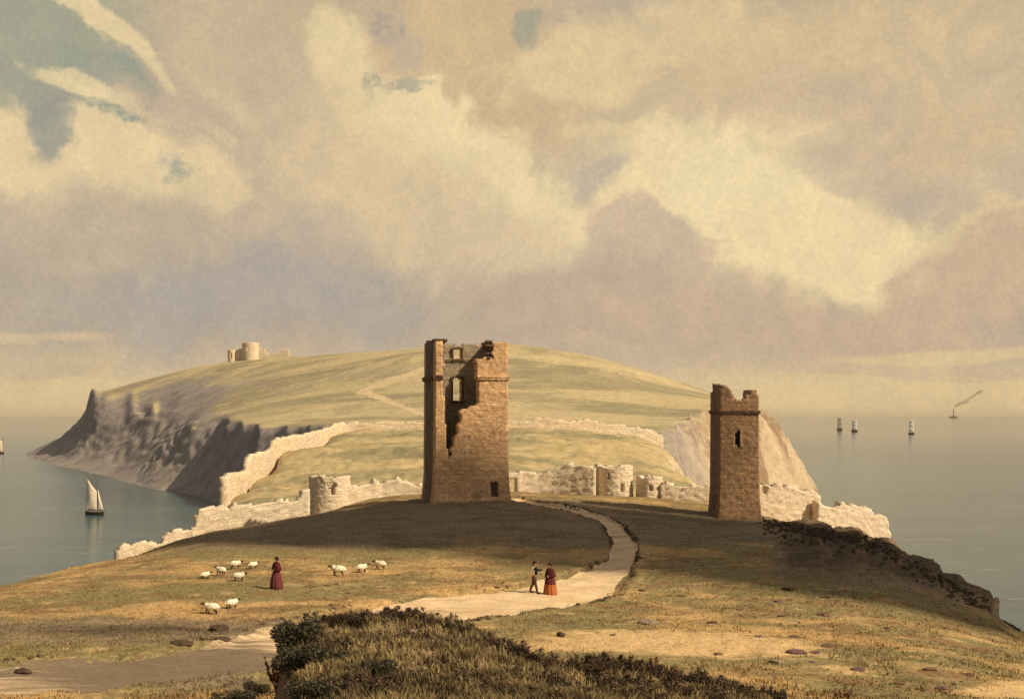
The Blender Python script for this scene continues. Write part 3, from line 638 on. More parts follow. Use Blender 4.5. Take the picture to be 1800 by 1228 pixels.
def grid_wall(name, occ, du, dv, mapf, T, mat, parent=None, wrap=False, jit=0.42, seed=0, inner_mat=None, label=None):
    """a wall with thickness made of small blocks: occ[i, j] says where stone still stands; mapf(u, v, w) puts it in space"""
    nu, nv = occ.shape; r = np.random.default_rng(seed)
    ju = (r.random((nu + 1, nv + 1)) - 0.5) * jit * du; jv = (r.random((nu + 1, nv + 1)) - 0.5) * jit * dv
    if wrap: ju[-1] = ju[0]; jv[-1] = jv[0]
    ju[0] *= 0.0 if not wrap else 1; ju[-1] *= 0.0 if not wrap else 1; jv[:, 0] = 0
    U = np.arange(nu + 1)[:, None] * du + ju; V = np.arange(nv + 1)[None, :] * dv + jv
    wj = (r.random((nu + 1, nv + 1)) - 0.5) * 0.10 * jit / 0.3 * min(du, 0.3) / 0.2
    if wrap: wj[-1] = wj[0]
    L0 = np.stack(mapf(U, V, np.zeros_like(U) + wj), -1); L1 = np.stack(mapf(U, V, np.zeros_like(U) + T + wj), -1)
    UV0 = np.stack([U, V], -1); UV1 = np.stack([U + T, V + T], -1)
    n1 = (nu + 1) * (nv + 1); vid = np.arange(n1).reshape(nu + 1, nv + 1)
    verts = np.concatenate([L0.reshape(-1, 3), L1.reshape(-1, 3)]); uv = np.concatenate([UV0.reshape(-1, 2), UV1.reshape(-1, 2)])
    I, J = np.nonzero(occ)
    a, b, c, d = vid[I, J], vid[I + 1, J], vid[I + 1, J + 1], vid[I, J + 1]
    faces = [np.stack([a, b, c, d], -1), np.stack([d, c, b, a], -1) + n1]; isin = [np.zeros(len(I), int), np.ones(len(I), int)]
    def nb(di, dj):
        o = np.zeros_like(occ)
        if di == 1: o[:-1] = occ[1:]; o[-1] = occ[0] if wrap else False
        if di == -1: o[1:] = occ[:-1]; o[0] = occ[-1] if wrap else False
        if dj == 1: o[:, :-1] = occ[:, 1:]
        if dj == -1: o[:, 1:] = occ[:, :-1]
        return occ & ~o
    for di, dj, e in ((1, 0, ((1, 0), (1, 1))), (-1, 0, ((0, 1), (0, 0))), (0, 1, ((1, 1), (0, 1))), (0, -1, ((0, 0), (1, 0)))):
        I, J = np.nonzero(nb(di, dj))
        p = vid[I + e[0][0], J + e[0][1]]; q = vid[I + e[1][0], J + e[1][1]]
        faces.append(np.stack([q, p, p + n1, q + n1], -1)); isin.append(np.zeros(len(I), int))
    fs = np.concatenate(faces); used = np.unique(fs); re = np.full(len(verts), -1); re[used] = np.arange(len(used))
    me = mesh_np(name, verts[used], re[fs], uv[used])
    mats = [mat] + ([inner_mat] if inner_mat else [])
    o = link(name, me, mats, parent)
    if inner_mat and len(me.polygons) == len(fs): me.polygons.foreach_set('material_index', np.concatenate(isin).astype(np.int32))
    if label: o['label'] = label
    return o

def poly_in(px, py, poly):
    px = np.asarray(px); py = np.asarray(py); ins = np.zeros(px.shape, bool); n = len(poly)
    for i in range(n):
        (x0, y0), (x1, y1) = poly[i], poly[(i + 1) % n]
        if y0 == y1: continue
        ins ^= ((y0 > py) != (y1 > py)) & (px < (x1 - x0) * (py - y0) / (y1 - y0) + x0)
    return ins
def cells(w, h, du, dv):
    nu, nv = max(1, round(w / du)), max(1, round(h / dv))
    U, V = np.meshgrid((np.arange(nu) + .5) * w / nu, (np.arange(nv) + .5) * h / nv, indexing='ij')
    return nu, nv, w / nu, h / nv, U, V

# ---- the big broken tower. A local frame: x along the front from its left corner, y into the tower, z up from the ground
def square_tower(root, W, Dp, H, T, batter, fronts, mats, cu=0.16):
    """fronts: dict side -> function(U, V) -> occupied"""
    out = {}
    def flare(v): return batter * np.clip(1 - v / 3.5, 0, 1) ** 1.6 + batter * 0.25 * np.clip(1 - v / (H * 0.9), 0, 1)
    for side, fn in fronts.items():
        L = W if side in ('front_wall', 'back_wall') else Dp - 2 * T
        nu, nv, du, dv, U, V = cells(L, H, cu, cu)
        occ = fn(U, V)
        if side == 'front_wall': mp = lambda u, v, w: (u + (u / W - .5) * 2 * flare(v), w - flare(v) * (w < T / 2), v - 0.9)
        elif side == 'back_wall': mp = lambda u, v, w: (W - u - (u / W - .5) * 2 * flare(v), Dp - w + flare(v) * (w < T / 2), v - 0.9)
        elif side == 'left_wall': mp = lambda u, v, w: (w - flare(v) * (w < T / 2), Dp - T - u, v - 0.9)
        else: mp = lambda u, v, w: (W - w + flare(v) * (w < T / 2), T + u, v - 0.9)
        out[side] = grid_wall(side, occ, du, dv, mp, T, mats[side][0], root, seed=hash(side) % 1 + len(side), inner_mat=mats[side][1])
    return out

TH = math.radians(13.0); TD = 93.0
c0 = P(765, 887, TD)                                   # front-left corner on the ground
c0.z = float(near.h(c0.x, c0.y)) - 0.05
sc_px = F / TD
W1, H1 = 6.30, 14.75 + 0.9
tower = empty('ruined_tower', c0, TH, 'tall square stone tower ruin with a jagged split down its front', 'tower ruin')
Rt = Matrix.Rotation(TH, 3, 'Z')
def to_px(x, y, z):
    """photo column and row of a point of the tower frame (arrays allowed)"""
    wx = c0.x + math.cos(TH) * x - math.sin(TH) * y; wy = c0.y + math.sin(TH) * x + math.cos(TH) * y
    return CX + F * wx / wy, HY - F * (c0.z + z - CAMZ) / wy
FR_L = [(700, 560), (777, 560), (779, 604), (778, 625), (780, 645), (777, 663), (779, 690), (782, 715), (781, 735), (786, 760), (785, 780), (788, 800), (790, 812), (790, 960), (700, 960)]
FR_R = [(789, 960), (787, 808), (795, 800), (791, 790), (800, 783), (797, 770), (806, 762), (803, 748), (812, 740), (809, 728), (806, 722), (816, 719), (822, 718), (830, 712), (838, 710), (842, 700), (841, 680), (838, 663), (839, 650), (835, 633), (845, 630), (856, 627), (866, 630), (865, 618), (867, 606), (869, 560), (960, 560), (960, 960)]
def tw_front(U, V):
    px, py = to_px(U, 0, V - 0.9)
    jag = 1.2 * fbm(U * 3, V * 3, 2, 5)
    o = poly_in(px + jag, py, FR_L) | poly_in(px + jag, py, FR_R)
    o &= ~((px > 861) & (px < 874) & (py > 845) & (py < 872) & ~((py < 848) & ((px < 863) | (px > 872))))
    top = np.where(px < 800, 600 + 1.5 * np.sin(px), 601 + 2.2 * (vnoise(px / 5, px * 0, 8) - .5))
    return o & (py > top)
def tw_back(U, V):
    px, py = to_px(W1 - U, W1 - 1.0, V - 0.9)
    o = ~((px > 797) & (px < 811) & (py > 614) & (py < 631)) & ~((px > 796) & (px < 812) & (py > 664) & (py < 705) & ~((py < 667) & ((px < 798) | (px > 809))))
    return o & (py > 605 + 2.5 * (vnoise(px / 6, px * 0, 4) - .5) - 3 * (px > 848))
def tw_left(U, V):
    px, py = to_px(0, W1 - 1.0 - U, V - 0.9)
    return py > 599 + 3.5 * (vnoise(U / .7, U * 0, 3) - .3)
def tw_right(U, V):
    px, py = to_px(W1, 1.0 + U, V - 0.9)
    return py > 602 + 6 * vnoise(U / .8, U * 0, 6)
square_tower(tower, W1, W1, H1, 1.0, 0.34, {'front_wall': tw_front, 'back_wall': tw_back, 'left_wall': tw_left, 'right_wall': tw_right},
             {'front_wall': (BRICK, INNER), 'back_wall': (BRICK, INNER), 'left_wall': (SHADESTONE, INNER), 'right_wall': (BRICK, INNER)})
def course(pts, s, name, parent, mat, closed=False):
    """a moulded band: two stacked tubes of square-ish section along pts"""
    mb = MB()
    mb.tube(pts, s, 8); mb.tube([Vector(p) + Vector((0, 0, -s * 1.3)) for p in pts], s * 0.62, 6)
    return mb.build(name, mat, parent, smooth=False)
zc = (887 - 663) / sc_px
xr = 3.62
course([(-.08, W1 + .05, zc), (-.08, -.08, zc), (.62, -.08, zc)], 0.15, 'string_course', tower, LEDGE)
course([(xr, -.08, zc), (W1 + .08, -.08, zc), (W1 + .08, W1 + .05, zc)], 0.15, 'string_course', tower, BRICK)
zi = (887 - 641) / sc_px * 1.055
course([(1.02, W1 - 1.06, zi), (W1 - 1.02, W1 - 1.06, zi)], 0.12, 'wall_ledge', tower, INNER)
mb = MB(); mb.box((0.35, 0.45, 0), (1.15, 1.2, .20)); mb.box((.95, 2.2, .03), (.5, 1.3, .16)); mb.build('capstone', LEDGE, tower, loc=(0.12, 0.15, (887 - 598.5) / sc_px))
mb = MB(); rr = random.Random(4)
for k in range(9): mb.box((W1 - 1.62 + rr.uniform(-.18, .2), .45 + rr.uniform(-.3, .3), -1.2 + k * .17), (rr.uniform(.45, .8), rr.uniform(.5, .9), .19), rr.uniform(-.4, .4), .85)
mb.build('broken_merlon', LEDGE, tower, loc=(0, 0, (887 - 606) / sc_px + .15))
mb = MB(); x0_ = (859 - 765) / 125 * W1 * .97; z0_ = (887 - 873) / sc_px
rq = random.Random(2)
for k in range(6):
    for j in range(2): mb.box((x0_ + .22 + j * .42 + rq.uniform(-.03, .03), .50 + rq.uniform(-.06, .06), z0_ - .1 + k * .27), (.44, .5, .28))
mb.build('blocked_doorway', SHADESTONE, tower)
# window surrounds in the back wall
def surround(name, x0, x1, z0, z1, y, mat, parent, t=0.14):
    mb = MB()
    mb.box(((x0 + x1) / 2, y, z0 - t / 2), (x1 - x0 + 2.6 * t, .22, t)); mb.box(((x0 + x1) / 2, y, z1 + t / 2), (x1 - x0 + 2.2 * t, .2, t))
    for x in (x0 - t / 2, x1 + t / 2): mb.box((x, y, (z0 + z1) / 2), (t, .18, z1 - z0))
    return mb.build(name, mat, parent)
def back_xz(px, py):
    """local x, z on the inner face of the back wall seen at a photo pixel"""
    dirw = Vector(((px - CX) / F, 1, (HY - py) / F)); o = Vector((0, 0, CAMZ)) - c0
    dl = Rt.transposed() @ dirw; ol = Rt.transposed() @ o; t = (W1 - 1.0 - ol.y) / dl.y; q = ol + dl * t
    return q.x, q.z
for (a, b, c, d) in ((797, 811, 614, 631), (796, 812, 664, 705)):
    x0, z1 = back_xz(a, c); x1, z0 = back_xz(b, d)
    surround('window_surround', x0, x1, z0, z1, W1 - 1.08, LEDGE, tower)
# fallen stones at the foot
for k, (dx, dy, s) in enumerate([(-.9, -.3, .3), (-.55, -.75, .22), (.6, -.75, .2), (6.9, -.2, .3), (6.5, -.7, .22)]):
    pass

# ---- the smaller tower on the right
S2 = math.radians(3.0); TD2 = 89.0; sp2 = F / TD2
c2 = P(1265, 915, TD2); c2.z = float(near.h(c2.x, c2.y)) - 0.05
W2 = 3.22; H2 = (915 - 680) / sp2 + 1.2
tower2 = empty('square_tower', c2, S2, 'slender square brown tower with a notched top and one slit window', 'tower')
def to_px2(x, y, z):
    wx = c2.x + math.cos(S2) * x - math.sin(S2) * y; wy = c2.y + math.sin(S2) * x + math.cos(S2) * y
    return CX + F * wx / wy, HY - F * (c2.z + z - CAMZ) / wy
TOP2 = [(1240, 684), (1266, 683), (1274, 679), (1283, 681), (1286, 690), (1291, 700), (1300, 703), (1308, 701), (1313, 693), (1316, 692), (1334, 693), (1345, 694)]
def t2_front(U, V):
    px, py = to_px2(U, 0, V - .9)
    o = py > np.interp(px, *zip(*TOP2)) + 1.5 * (vnoise(px / 3, px * 0, 2) - .5)
    return o & ~(((px - 1297) / 5.0) ** 2 + 0 * py < 1) | (o & ((py < 757 + 0.5 * np.abs(px - 1297) ** 1.3) | (py > 786 - .8 * np.abs(px - 1297))))
def t2_any(U, V): return V < (H2 - 0.35 - .5 * vnoise(U / .6, U * 0, 11))
def t2_left(U, V): return V < (H2 + .02 - .3 * vnoise(U / .6, U * 0, 12))
def t2_back(U, V):
    px, py = to_px2(W2 - U, W2, V - .9)
    return py > np.interp(px, [1240, 1283, 1292, 1312, 1318, 1345], [690, 690, 706, 706, 699, 699])
square_tower(tower2, W2, W2, H2, .62, 0.24, {'front_wall': t2_front, 'back_wall': t2_back, 'left_wall': t2_left, 'right_wall': t2_any},
             {k: (SHADESTONE if k == 'left_wall' else DARKBRICK, INNER) for k in ('front_wall', 'back_wall', 'left_wall', 'right_wall')}, cu=0.14)
z2 = (915 - 727) / sp2
course([(-.05, W2, z2), (-.05, -.05, z2), (W2 + .05, -.05, z2), (W2 + .05, W2, z2)], 0.11, 'string_course', tower2, LEDGE)
x0 = (1297 - 1265) / sp2
mb = MB()
for k, dx in enumerate((.30, .30, .28, .3)): mb.box((x0 + dx, -.03, (915 - 790) / sp2 + .25 + k * .36), (.13 + .06 * (k % 2), .16, .33))
mb.build('window_jamb', BRICK, tower2)

# ---- curtain walls and drum towers round the ward
def ruin_wall(name, sight, tops, thick, mat, label, cat, group=None, du=0.3, dv=0.22, base_drop=1.6, holes=None, terr=None, seed=1, ragg=0.35):
    """sight: (column, distance) along the wall; tops: (column, row) of its broken top"""
    terr = terr or near
    pts = [Vector(((px - CX) / F * d, d, 0)) for px, d in sight]
    dist = [0]
    for a, b in zip(pts[:-1], pts[1:]): dist.append(dist[-1] + (b - a).length)
    Lw = dist[-1]; xs = [p.x for p in pts]; ys = [p.y for p in pts]
    fx = lambda u: pchip(dist, np.array([xs, ys]).T, np.ravel(u))
    mid = fx(np.array([Lw / 2]))[0]; origin = Vector((mid[0], mid[1], float(terr.h(*mid))))
    uu = np.linspace(0, Lw, 200); q = fx(uu); gz = terr.h(q[:, 0], q[:, 1]); zb = gz - base_drop
    pxs = CX + F * q[:, 0] / q[:, 1]; zt = CAMZ + (HY - np.interp(pxs, *zip(*tops))) / F * q[:, 1]
    Hm = float((zt - zb).max()) + .5
    nu, nv, du, dv, U, V = cells(Lw, Hm, du, dv)
    Z = np.interp(U, uu, zb) + V; top = np.interp(U, uu, zt) + ragg * (vnoise(U / .8, U * 0 + seed, 3) - .5) + .12 * (vnoise(U / .25, U * 0, seed) - .5)
    occ = Z < top
    if holes is not None:
        PX = np.interp(U, uu, pxs); D = np.interp(U, uu, q[:, 1]); PY = HY - (Z - CAMZ) * F / D
        occ &= ~holes(PX, PY)
    root = empty(name, origin, 0, label, cat, group); root['kind'] = 'thing'
    du2 = 0.05
    def mp(u, v, w):
        s = np.ravel(u); a = fx(np.clip(s, 0, Lw)); t = fx(np.clip(s + du2, 0, Lw)) - fx(np.clip(s - du2, 0, Lw)); t /= np.linalg.norm(t, axis=1)[:, None]
        x = a[:, 0].reshape(u.shape) - t[:, 1].reshape(u.shape) * w; y = a[:, 1].reshape(u.shape) + t[:, 0].reshape(u.shape) * w
        return x - origin.x, y - origin.y, np.interp(u, uu, zb) + v - origin.z
    grid_wall('wall', occ, du, dv, mp, thick, mat, root, seed=seed)
    return root
def drum_tower(name, px0, px1, top, d, mat, label, cat, group=None, du=0.3, thick=0.7, holes=None, seed=1, terr=None, drop=1.5, topvar=.3):
    terr = terr or near
    r = (px1 - px0) / 2 / F * d; cx = ((px0 + px1) / 2 - CX) / F * d; cy = d + r * .6
    gz = float(terr.h(cx, d)); z1 = CAMZ + (HY - top) / F * d; h = z1 - gz + drop
    root = empty(name, (cx, cy, gz), 0, label, cat, group)
    nu, nv, du, dv, U, V = cells(2 * math.pi * r, h + .4, du, du * .75)
    ang = U / r                                         # 0 = facing the viewer's right, growing clockwise seen from above ... front at pi/2
    PX = CX + F * (cx + r * np.cos(ang)) / (cy - r * np.sin(ang)); PY = HY - (gz - drop + V - CAMZ) * F / (cy - r * np.sin(ang)); front = np.sin(ang) > 0
    tp = h + topvar * (vnoise(U / .8, U * 0 + seed, 5) - .6) - .8 * (np.sin(ang) < -.2) * vnoise(U / 1.1, U * 0, seed)
    occ = V < tp
    if holes is not None: occ &= ~(holes(PX, PY) & front)
    mp = lambda u, v, w: (-(r - w) * np.cos(u / r + math.pi) * (1 + .05 * np.clip(1 - v / (h * .6), 0, 1)), -(r - w) * np.sin(u / r) * (1 + .05 * np.clip(1 - v / (h * .6), 0, 1)), v - drop)
    o = grid_wall('wall', occ, du, dv, mp, thick, mat, root, wrap=True, seed=seed)
    o.data.flip_normals()
    return root
def rect(*rs):
    def f(px, py):
        o = np.zeros(px.shape, bool)
        for a, b, c, d in rs: o |= (px > a) & (px < b) & (py > c) & (py < d)
        return o
    return f
ruin_wall('curtain_wall', [(204, 101), (260, 102.5), (340, 104.5), (440, 107), (545, 109.5)],
          [(203, 968), (212, 959), (250, 956), (283, 955), (286, 942), (300, 933), (322, 931), (341, 929), (344, 912), (352, 897), (372, 893), (420, 888), (470, 883), (500, 879), (505, 876), (512, 881), (526, 878), (529, 860), (545, 856)],
          0.9, LIME, 'pale ruined wall stepping down the left slope to the water', 'ruined wall', 'pale curtain walls of the castle ward', seed=3)
drum_tower('drum_tower', 540, 612, 836, 111.5, LIME, 'pale round tower with a cross shaped arrow slit left of the split tower', 'round tower', 'pale round towers of the castle ward',
           holes=rect((580.5, 587.5, 850, 870), (575, 593, 848, 855)), seed=5, du=.2)
ruin_wall('curtain_wall', [(608, 112), (680, 114), (762, 115)], [(606, 853), (625, 852), (640, 851), (655, 849), (657, 843), (662, 850), (680, 843), (700, 842), (720, 847), (735, 853), (762, 858)],
          0.9, LIME, 'short pale wall between the round arrow slit tower and the split tower', 'ruined wall', 'pale curtain walls of the castle ward', seed=8)
ruin_wall('curtain_wall', [(868, 115), (960, 116), (1046, 115)],
          [(868, 832), (890, 831), (915, 828), (935, 831), (955, 833), (964, 829), (975, 825), (985, 819), (1000, 816), (1030, 816), (1041, 818), (1046, 824)],
          0.9, LIME, 'pale wall with a square gateway right of the split tower', 'ruined wall', 'pale curtain walls of the castle ward', seed=11, holes=rect((889, 906, 841, 878)))
drum_tower('drum_tower', 1047, 1114, 818, 116, LIME, 'wide pale round tower with two small openings', 'round tower', 'pale round towers of the castle ward', holes=rect((1067, 1072, 832, 843), (1091, 1097, 850, 864)), seed=15, du=.2)
drum_tower('drum_tower', 1120, 1166, 838, 115.5, LIME, 'low narrow pale turret with one window hole beside the slender tower', 'round tower', 'pale round towers of the castle ward', holes=rect((1141, 1146, 852, 864)), seed=17, du=.18)
ruin_wall('curtain_wall', [(1160, 115), (1250, 115), (1330, 115.5), (1443, 118)],
          [(1160, 852), (1175, 847), (1190, 853), (1240, 855), (1330, 846), (1345, 850), (1360, 853), (1400, 856), (1405, 862), (1412, 860), (1432, 864), (1443, 872)],
          0.9, LIME, 'pale wall running behind the slender tower, stained with one dark hole', 'ruined wall', 'pale curtain walls of the castle ward', seed=19, holes=rect((1341, 1347, 856, 868)))
ruin_wall('curtain_wall', [(1438, 116.5), (1500, 119), (1566, 122)],
          [(1438, 880), (1450, 888), (1466, 893), (1474, 893), (1480, 884), (1500, 886), (1518, 891), (1534, 899), (1540, 906), (1556, 908), (1561, 918), (1566, 938)],
          0.9, LIME, 'broken end of the pale wall crumbling at the right sea edge', 'ruined wall', 'pale curtain walls of the castle ward', seed=23)
ruin_wall('curtain_wall', [(398, 165), (410, 172), (438, 192), (441, 195), (470, 215), (496, 240), (520, 258), (560, 283), (600, 300), (680, 304), (760, 306)],
          [(398, 838), (402, 836), (438, 829), (440, 806), (445, 800), (470, 795), (482, 788), (484, 774), (500, 769), (530, 765), (560, 758), (580, 752), (592, 744), (640, 742), (700, 741), (760, 741)],
          1.1, LIME_FAR, 'long pale wall climbing in steps beside the dark cove', 'ruined wall', 'far walls round the green ward', du=.45, dv=.35, base_drop=2.0, seed=29, ragg=.5)
ruin_wall('curtain_wall', [(860, 303), (960, 305), (1060, 309), (1120, 313), (1166, 317)],
          [(860, 741), (900, 739), (935, 740), (940, 733), (966, 733), (972, 737), (1000, 740), (1020, 739), (1026, 736), (1040, 738), (1060, 743), (1100, 748), (1130, 753), (1150, 757), (1166, 767)],
          1.1, LIME_FAR, 'low pale wall along the far top of the green ward', 'ruined wall', 'far walls round the green ward', du=.45, dv=.35, base_drop=2.0, seed=31, ragg=.5)

# ---- castle on the skyline
CD = 1040.0
castle = empty('hilltop_castle', (0, 0, 0), 0, 'small pale castle ruin on the skyline of the far hill', 'castle')
cbase = P(455, 634, CD); castle.location = cbase
def cz(px): return float(far.h((px - CX) / F * CD, CD)) - cbase.z
def castle_piece(name, px0, px1, tops, depth, drum=False, holes=None, seed=1):
    x0, x1 = (px0 - CX) / F * CD - cbase.x, (px1 - CX) / F * CD - cbase.x
    zb = min(cz(px0), cz(px1)) - 2
    if drum:
        r = (x1 - x0) / 2; h = (HY - tops) / F * CD + CAMZ - cbase.z - zb
        nu, nv, du, dv, U, V = cells(2 * math.pi * r, h, .8, .7)
        a = U / r; PX = CX + F * (cbase.x + (x0 + x1) / 2 + r * np.cos(a)) / CD; PY = HY - (cbase.z + zb + V - CAMZ) * F / CD
        occ = V < h - 1.5 * vnoise(U / 4, U * 0, seed)
        if holes: occ &= ~(holes(PX, PY) & (np.sin(a) > 0))
        o = grid_wall(name, occ, du, dv, lambda u, v, w: ((x0 + x1) / 2 + (r - w) * np.cos(u / r), -(r - w) * np.sin(u / r), v + zb), 1.6, LIME_FAR, castle, wrap=True, seed=seed)
        o.data.flip_normals(); return o
    zt = lambda px: (HY - np.interp(px, *zip(*tops))) / F * CD + CAMZ - cbase.z
    H = max(zt(p) for p, _ in tops) - zb + 1
    nu, nv, du, dv, U, V = cells(x1 - x0, H, .8, .7)
    PX = CX + F * (cbase.x + x0 + U) / CD
    occ = (V + zb) < zt(PX) + 1.2 * (vnoise(U / 1.5, U * 0, seed) - .5)
    if holes: occ &= ~holes(PX, HY - (cbase.z + zb + V - CAMZ) * F / CD)
    return grid_wall(name, occ, du, dv, lambda u, v, w: (x0 + u, w - depth * .3, v + zb), depth, LIME_FAR, castle, seed=seed)
castle_piece('gate_tower', 400.5, 415, 614, 8, True, rect((407, 409.5, 621, 629)), 2)
castle_piece('wall', 413, 428, [(413, 614), (428, 612)], 3, seed=3)
castle_piece('keep', 426, 455, 601, 12, True, rect((436.5, 440, 610, 618)), 4)
castle_piece('wall', 452, 472, [(452, 608), (456, 611), (459, 614), (462, 617), (464, 613), (468, 618), (472, 624)], 3, seed=5)
castle_piece('wall', 471, 509, [(471, 626), (480, 621), (494, 618), (496, 614), (507, 614), (509, 617)], 3, seed=6)

# ------------------------------------------------------------------ living things
DG = None
def bake(o):
    """apply an object's modifiers"""
    bpy.context.view_layer.update()
    ev = o.evaluated_get(bpy.context.evaluated_depsgraph_get())
    me = bpy.data.meshes.new_from_object(ev); old = o.data; o.modifiers.clear(); o.data = me
    bpy.data.meshes.remove(old); return o
def skin_mesh(chains, name='limbs', sub=2):
    """chains: list of [(x, y, z, r), ...]; the first chain holds the root; returns a mesh grown round them"""
    v, e, r = [], [], []; key = {}
    for ch in chains:
        prev = None
        for (x, y, z, rad) in ch:
            k = (round(x, 4), round(y, 4), round(z, 4))
            if k not in key: key[k] = len(v); v.append((x, y, z)); r.append(rad)
            if prev is not None and prev != key[k]: e.append((prev, key[k]))
            prev = key[k]
    me = bpy.data.meshes.new(name); me.from_pydata(v, e, []); me.update()
    o = bpy.data.objects.new(name, me); COL.objects.link(o)
    o.modifiers.new('skin', 'SKIN'); sv = me.skin_vertices[0].data
    for i, rad in enumerate(r): sv[i].radius = (rad, rad); sv[i].use_root = (i == 0)
    ss = o.modifiers.new('sub', 'SUBSURF'); ss.levels = sub; ss.render_levels = sub
    bake(o); m = o.data; bpy.data.objects.remove(o); return m
def fuse(meshes, mb, name, mat, parent, voxel=0.008, smooth=True):
    """joins raw pieces into one continuous surface"""
    V, Fc = [], []
    for m in meshes:
        b = len(V); V += [tuple(p.co) for p in m.vertices]; Fc += [tuple(i + b for i in p.vertices) for p in m.polygons]; bpy.data.meshes.remove(m)
    b = len(V); V += mb.v; Fc += [tuple(i + b for i in f) for f in mb.f]
    me = bpy.data.meshes.new(name); me.from_pydata(V, [], Fc); me.update()
    o = link(name, me, None, parent)
    rm = o.modifiers.new('r', 'REMESH'); rm.mode = 'VOXEL'; rm.voxel_size = voxel
    sm_ = o.modifiers.new('s', 'SMOOTH'); sm_.iterations = 2; sm_.factor = 0.4
    bake(o); o.data.materials.append(mat); o.data.name = name
    if smooth: o.data.polygons.foreach_set('use_smooth', np.ones(len(o.data.polygons), dtype=bool))
    return o
SKIN = plain('skin', (0.42, 0.24, 0.15), 0.6, .1); HAIR = plain('dark_hair', (0.02, 0.013, 0.01), 0.7)
EYE = plain('eye_dark', (0.02, 0.015, 0.012), 0.3); LIP = plain('lips', (0.28, 0.10, 0.08), 0.5)
def cloth(name, c, sc=14): return plain(name, c, 0.95, .3, sc, .4)

def hand(wrist, fwd, side, curl=0.5):
    """palm, four unequal bent fingers and a thumb as skin chains; fwd: towards the fingertips, side: towards the thumb"""
    w = Vector(wrist); f = Vector(fwd).normalized(); s_ = Vector(side); s_ = (s_ - f * s_.dot(f)).normalized(); n = f.cross(s_)
    ch = []
    p = lambda v, r: (v.x, v.y, v.z, r)
    palm = w + f * .045
    ch.append([p(w, .024), p(palm, .034), p(w + f * .08, .030)])
    for k, (o, ln) in enumerate(((.027, .070), (.009, .080), (-.009, .074), (-.026, .058))):
        a = w + f * .075 + s_ * o; b = a + (f * (1 - curl * .35) + n * curl * .7).normalized() * ln * .5; c = b + (f * (1 - curl) + n * curl).normalized() * ln * .5
        ch.append([p(a - f * .02, .011), p(a, .010), p(b, .009), p(c, .008)])
    t0 = w + f * .025 + s_ * .022; t1 = t0 + (f * .5 + s_ * .8).normalized() * .035; t2 = t1 + (f * .9 + s_ * .25 + n * .3).normalized() * .032
    ch.append([p(t0, .013), p(t1, .011), p(t2, .009)])
    return [skin_mesh([c], 'finger', 1) for c in ch]

def person(loc, rz, label, pose, wear):
    """faces local -y. pose gives the joints of arms and legs"""
    root = empty('person', loc, rz, label, 'person')
    Hh = pose.get('h', 1.68); k = Hh / 1.68
    hip, ch, nk = .90 * k, 1.25 * k, 1.43 * k
    lean = pose.get('lean', 0.0)
    S = lambda x, y, z, r: (x * k, y * k + lean * max(0, z - .9), z * k, r * k)
    ms = [skin_mesh([[S(0, 0, .92, .135), S(0, .005, 1.06, .118), S(0, .0, 1.24, .145), S(0, .01, 1.38, .10), S(0, .0, 1.46, .052), S(0, -.01, 1.54, .055)],
                     [S(0, .005, 1.34, .10), S(-.155, .01, 1.36, .07)], [S(0, .005, 1.34, .10), S(.155, .01, 1.36, .07)]], 'torso')]
    for sx, kn, an in ((-1, *pose['legs'][0]), (1, *pose['legs'][1])):
        ms.append(skin_mesh([[S(sx * .085, 0, .90, .098), S(sx * .09, kn[1] * .5 - .01, .70, .085), S(sx * .09 + kn[0], kn[1], .48, .058), S(sx * .09 + an[0], an[1] + .02, .30, .054), S(sx * .09 + an[0], an[1], .09, .038)]], 'leg'))
        ms.append(skin_mesh([[S(sx * .09 + an[0], an[1] + .03, .05, .042), S(sx * .095 + an[0], an[1] - .06, .045, .042), S(sx * .1 + an[0], an[1] - .16, .035, .032)]], 'foot', 1))
    for sx, el, wr, curl in ((-1, *pose['arms'][0]), (1, *pose['arms'][1])):
        e3, w3 = Vector(el), Vector(wr)
        ms.append(skin_mesh([[S(sx * .165, .01, 1.37, .058), S(*((Vector((sx * .18, .01, 1.36)) + e3) / 2), .048), S(*e3, .040), S(*((e3 + w3) / 2), .036), S(*w3, .024)]], 'arm'))
        wv = Vector(S(*w3, 0)[:3]); d = (w3 - e3)
        ms += hand(wv, d, Vector((-sx * .6, -.8, .25)), curl)
    hy, hz = -.012 * k + lean * .75, 1.575 * k
    head = MB()
    def hs(d):
        m = 1.0
        if d[2] < -.2: m *= 1 + .14 * d[2] * (1 - .6 * max(0, -d[1]))
        if d[1] < -.6: m *= .97
        return m
    head.ball((0, hy, hz), (.073 * k, .092 * k, .112 * k), 20, 14, hs)
    head.ball((0, hy - .092 * k, hz - .018 * k), (.013 * k, .020 * k, .026 * k), 8, 6)      # nose
    head.ball((0, hy - .070 * k, hz - .085 * k), (.026 * k, .020 * k, .020 * k), 8, 6)      # chin
    for sx in (-1, 1): head.ball((sx * .074 * k, hy + .01, hz - .01), (.012 * k, .022 * k, .032 * k), 8, 6)
    fuse(ms, head, 'body', SKIN, root)
    for sx in (-1, 1): MB().ball((sx * .030 * k, hy - .081 * k, hz + .008), (.012, .010, .009), 8, 6).build('eye', EYE, root, True)
    MB().ball((0, hy - .084 * k, hz - .052 * k), (.026, .010, .008), 8, 6).build('mouth', LIP, root, True)
    MB().ball((0, hy + .014, hz + .022), (.083 * k, .096 * k, .108 * k), 16, 10, lambda d: 1.0 if d[1] > -.45 or d[2] > .35 else .72).build('hair', HAIR, root, True)
    wear(root, k, S, pose, hy, hz)
    return root
def tube_part(name, mat, root, S, pts, rads, sub=2):
    return link(name, skin_mesh([[S(*p, r) for p, r in zip(pts, rads)]], name, sub), mat, root, True)
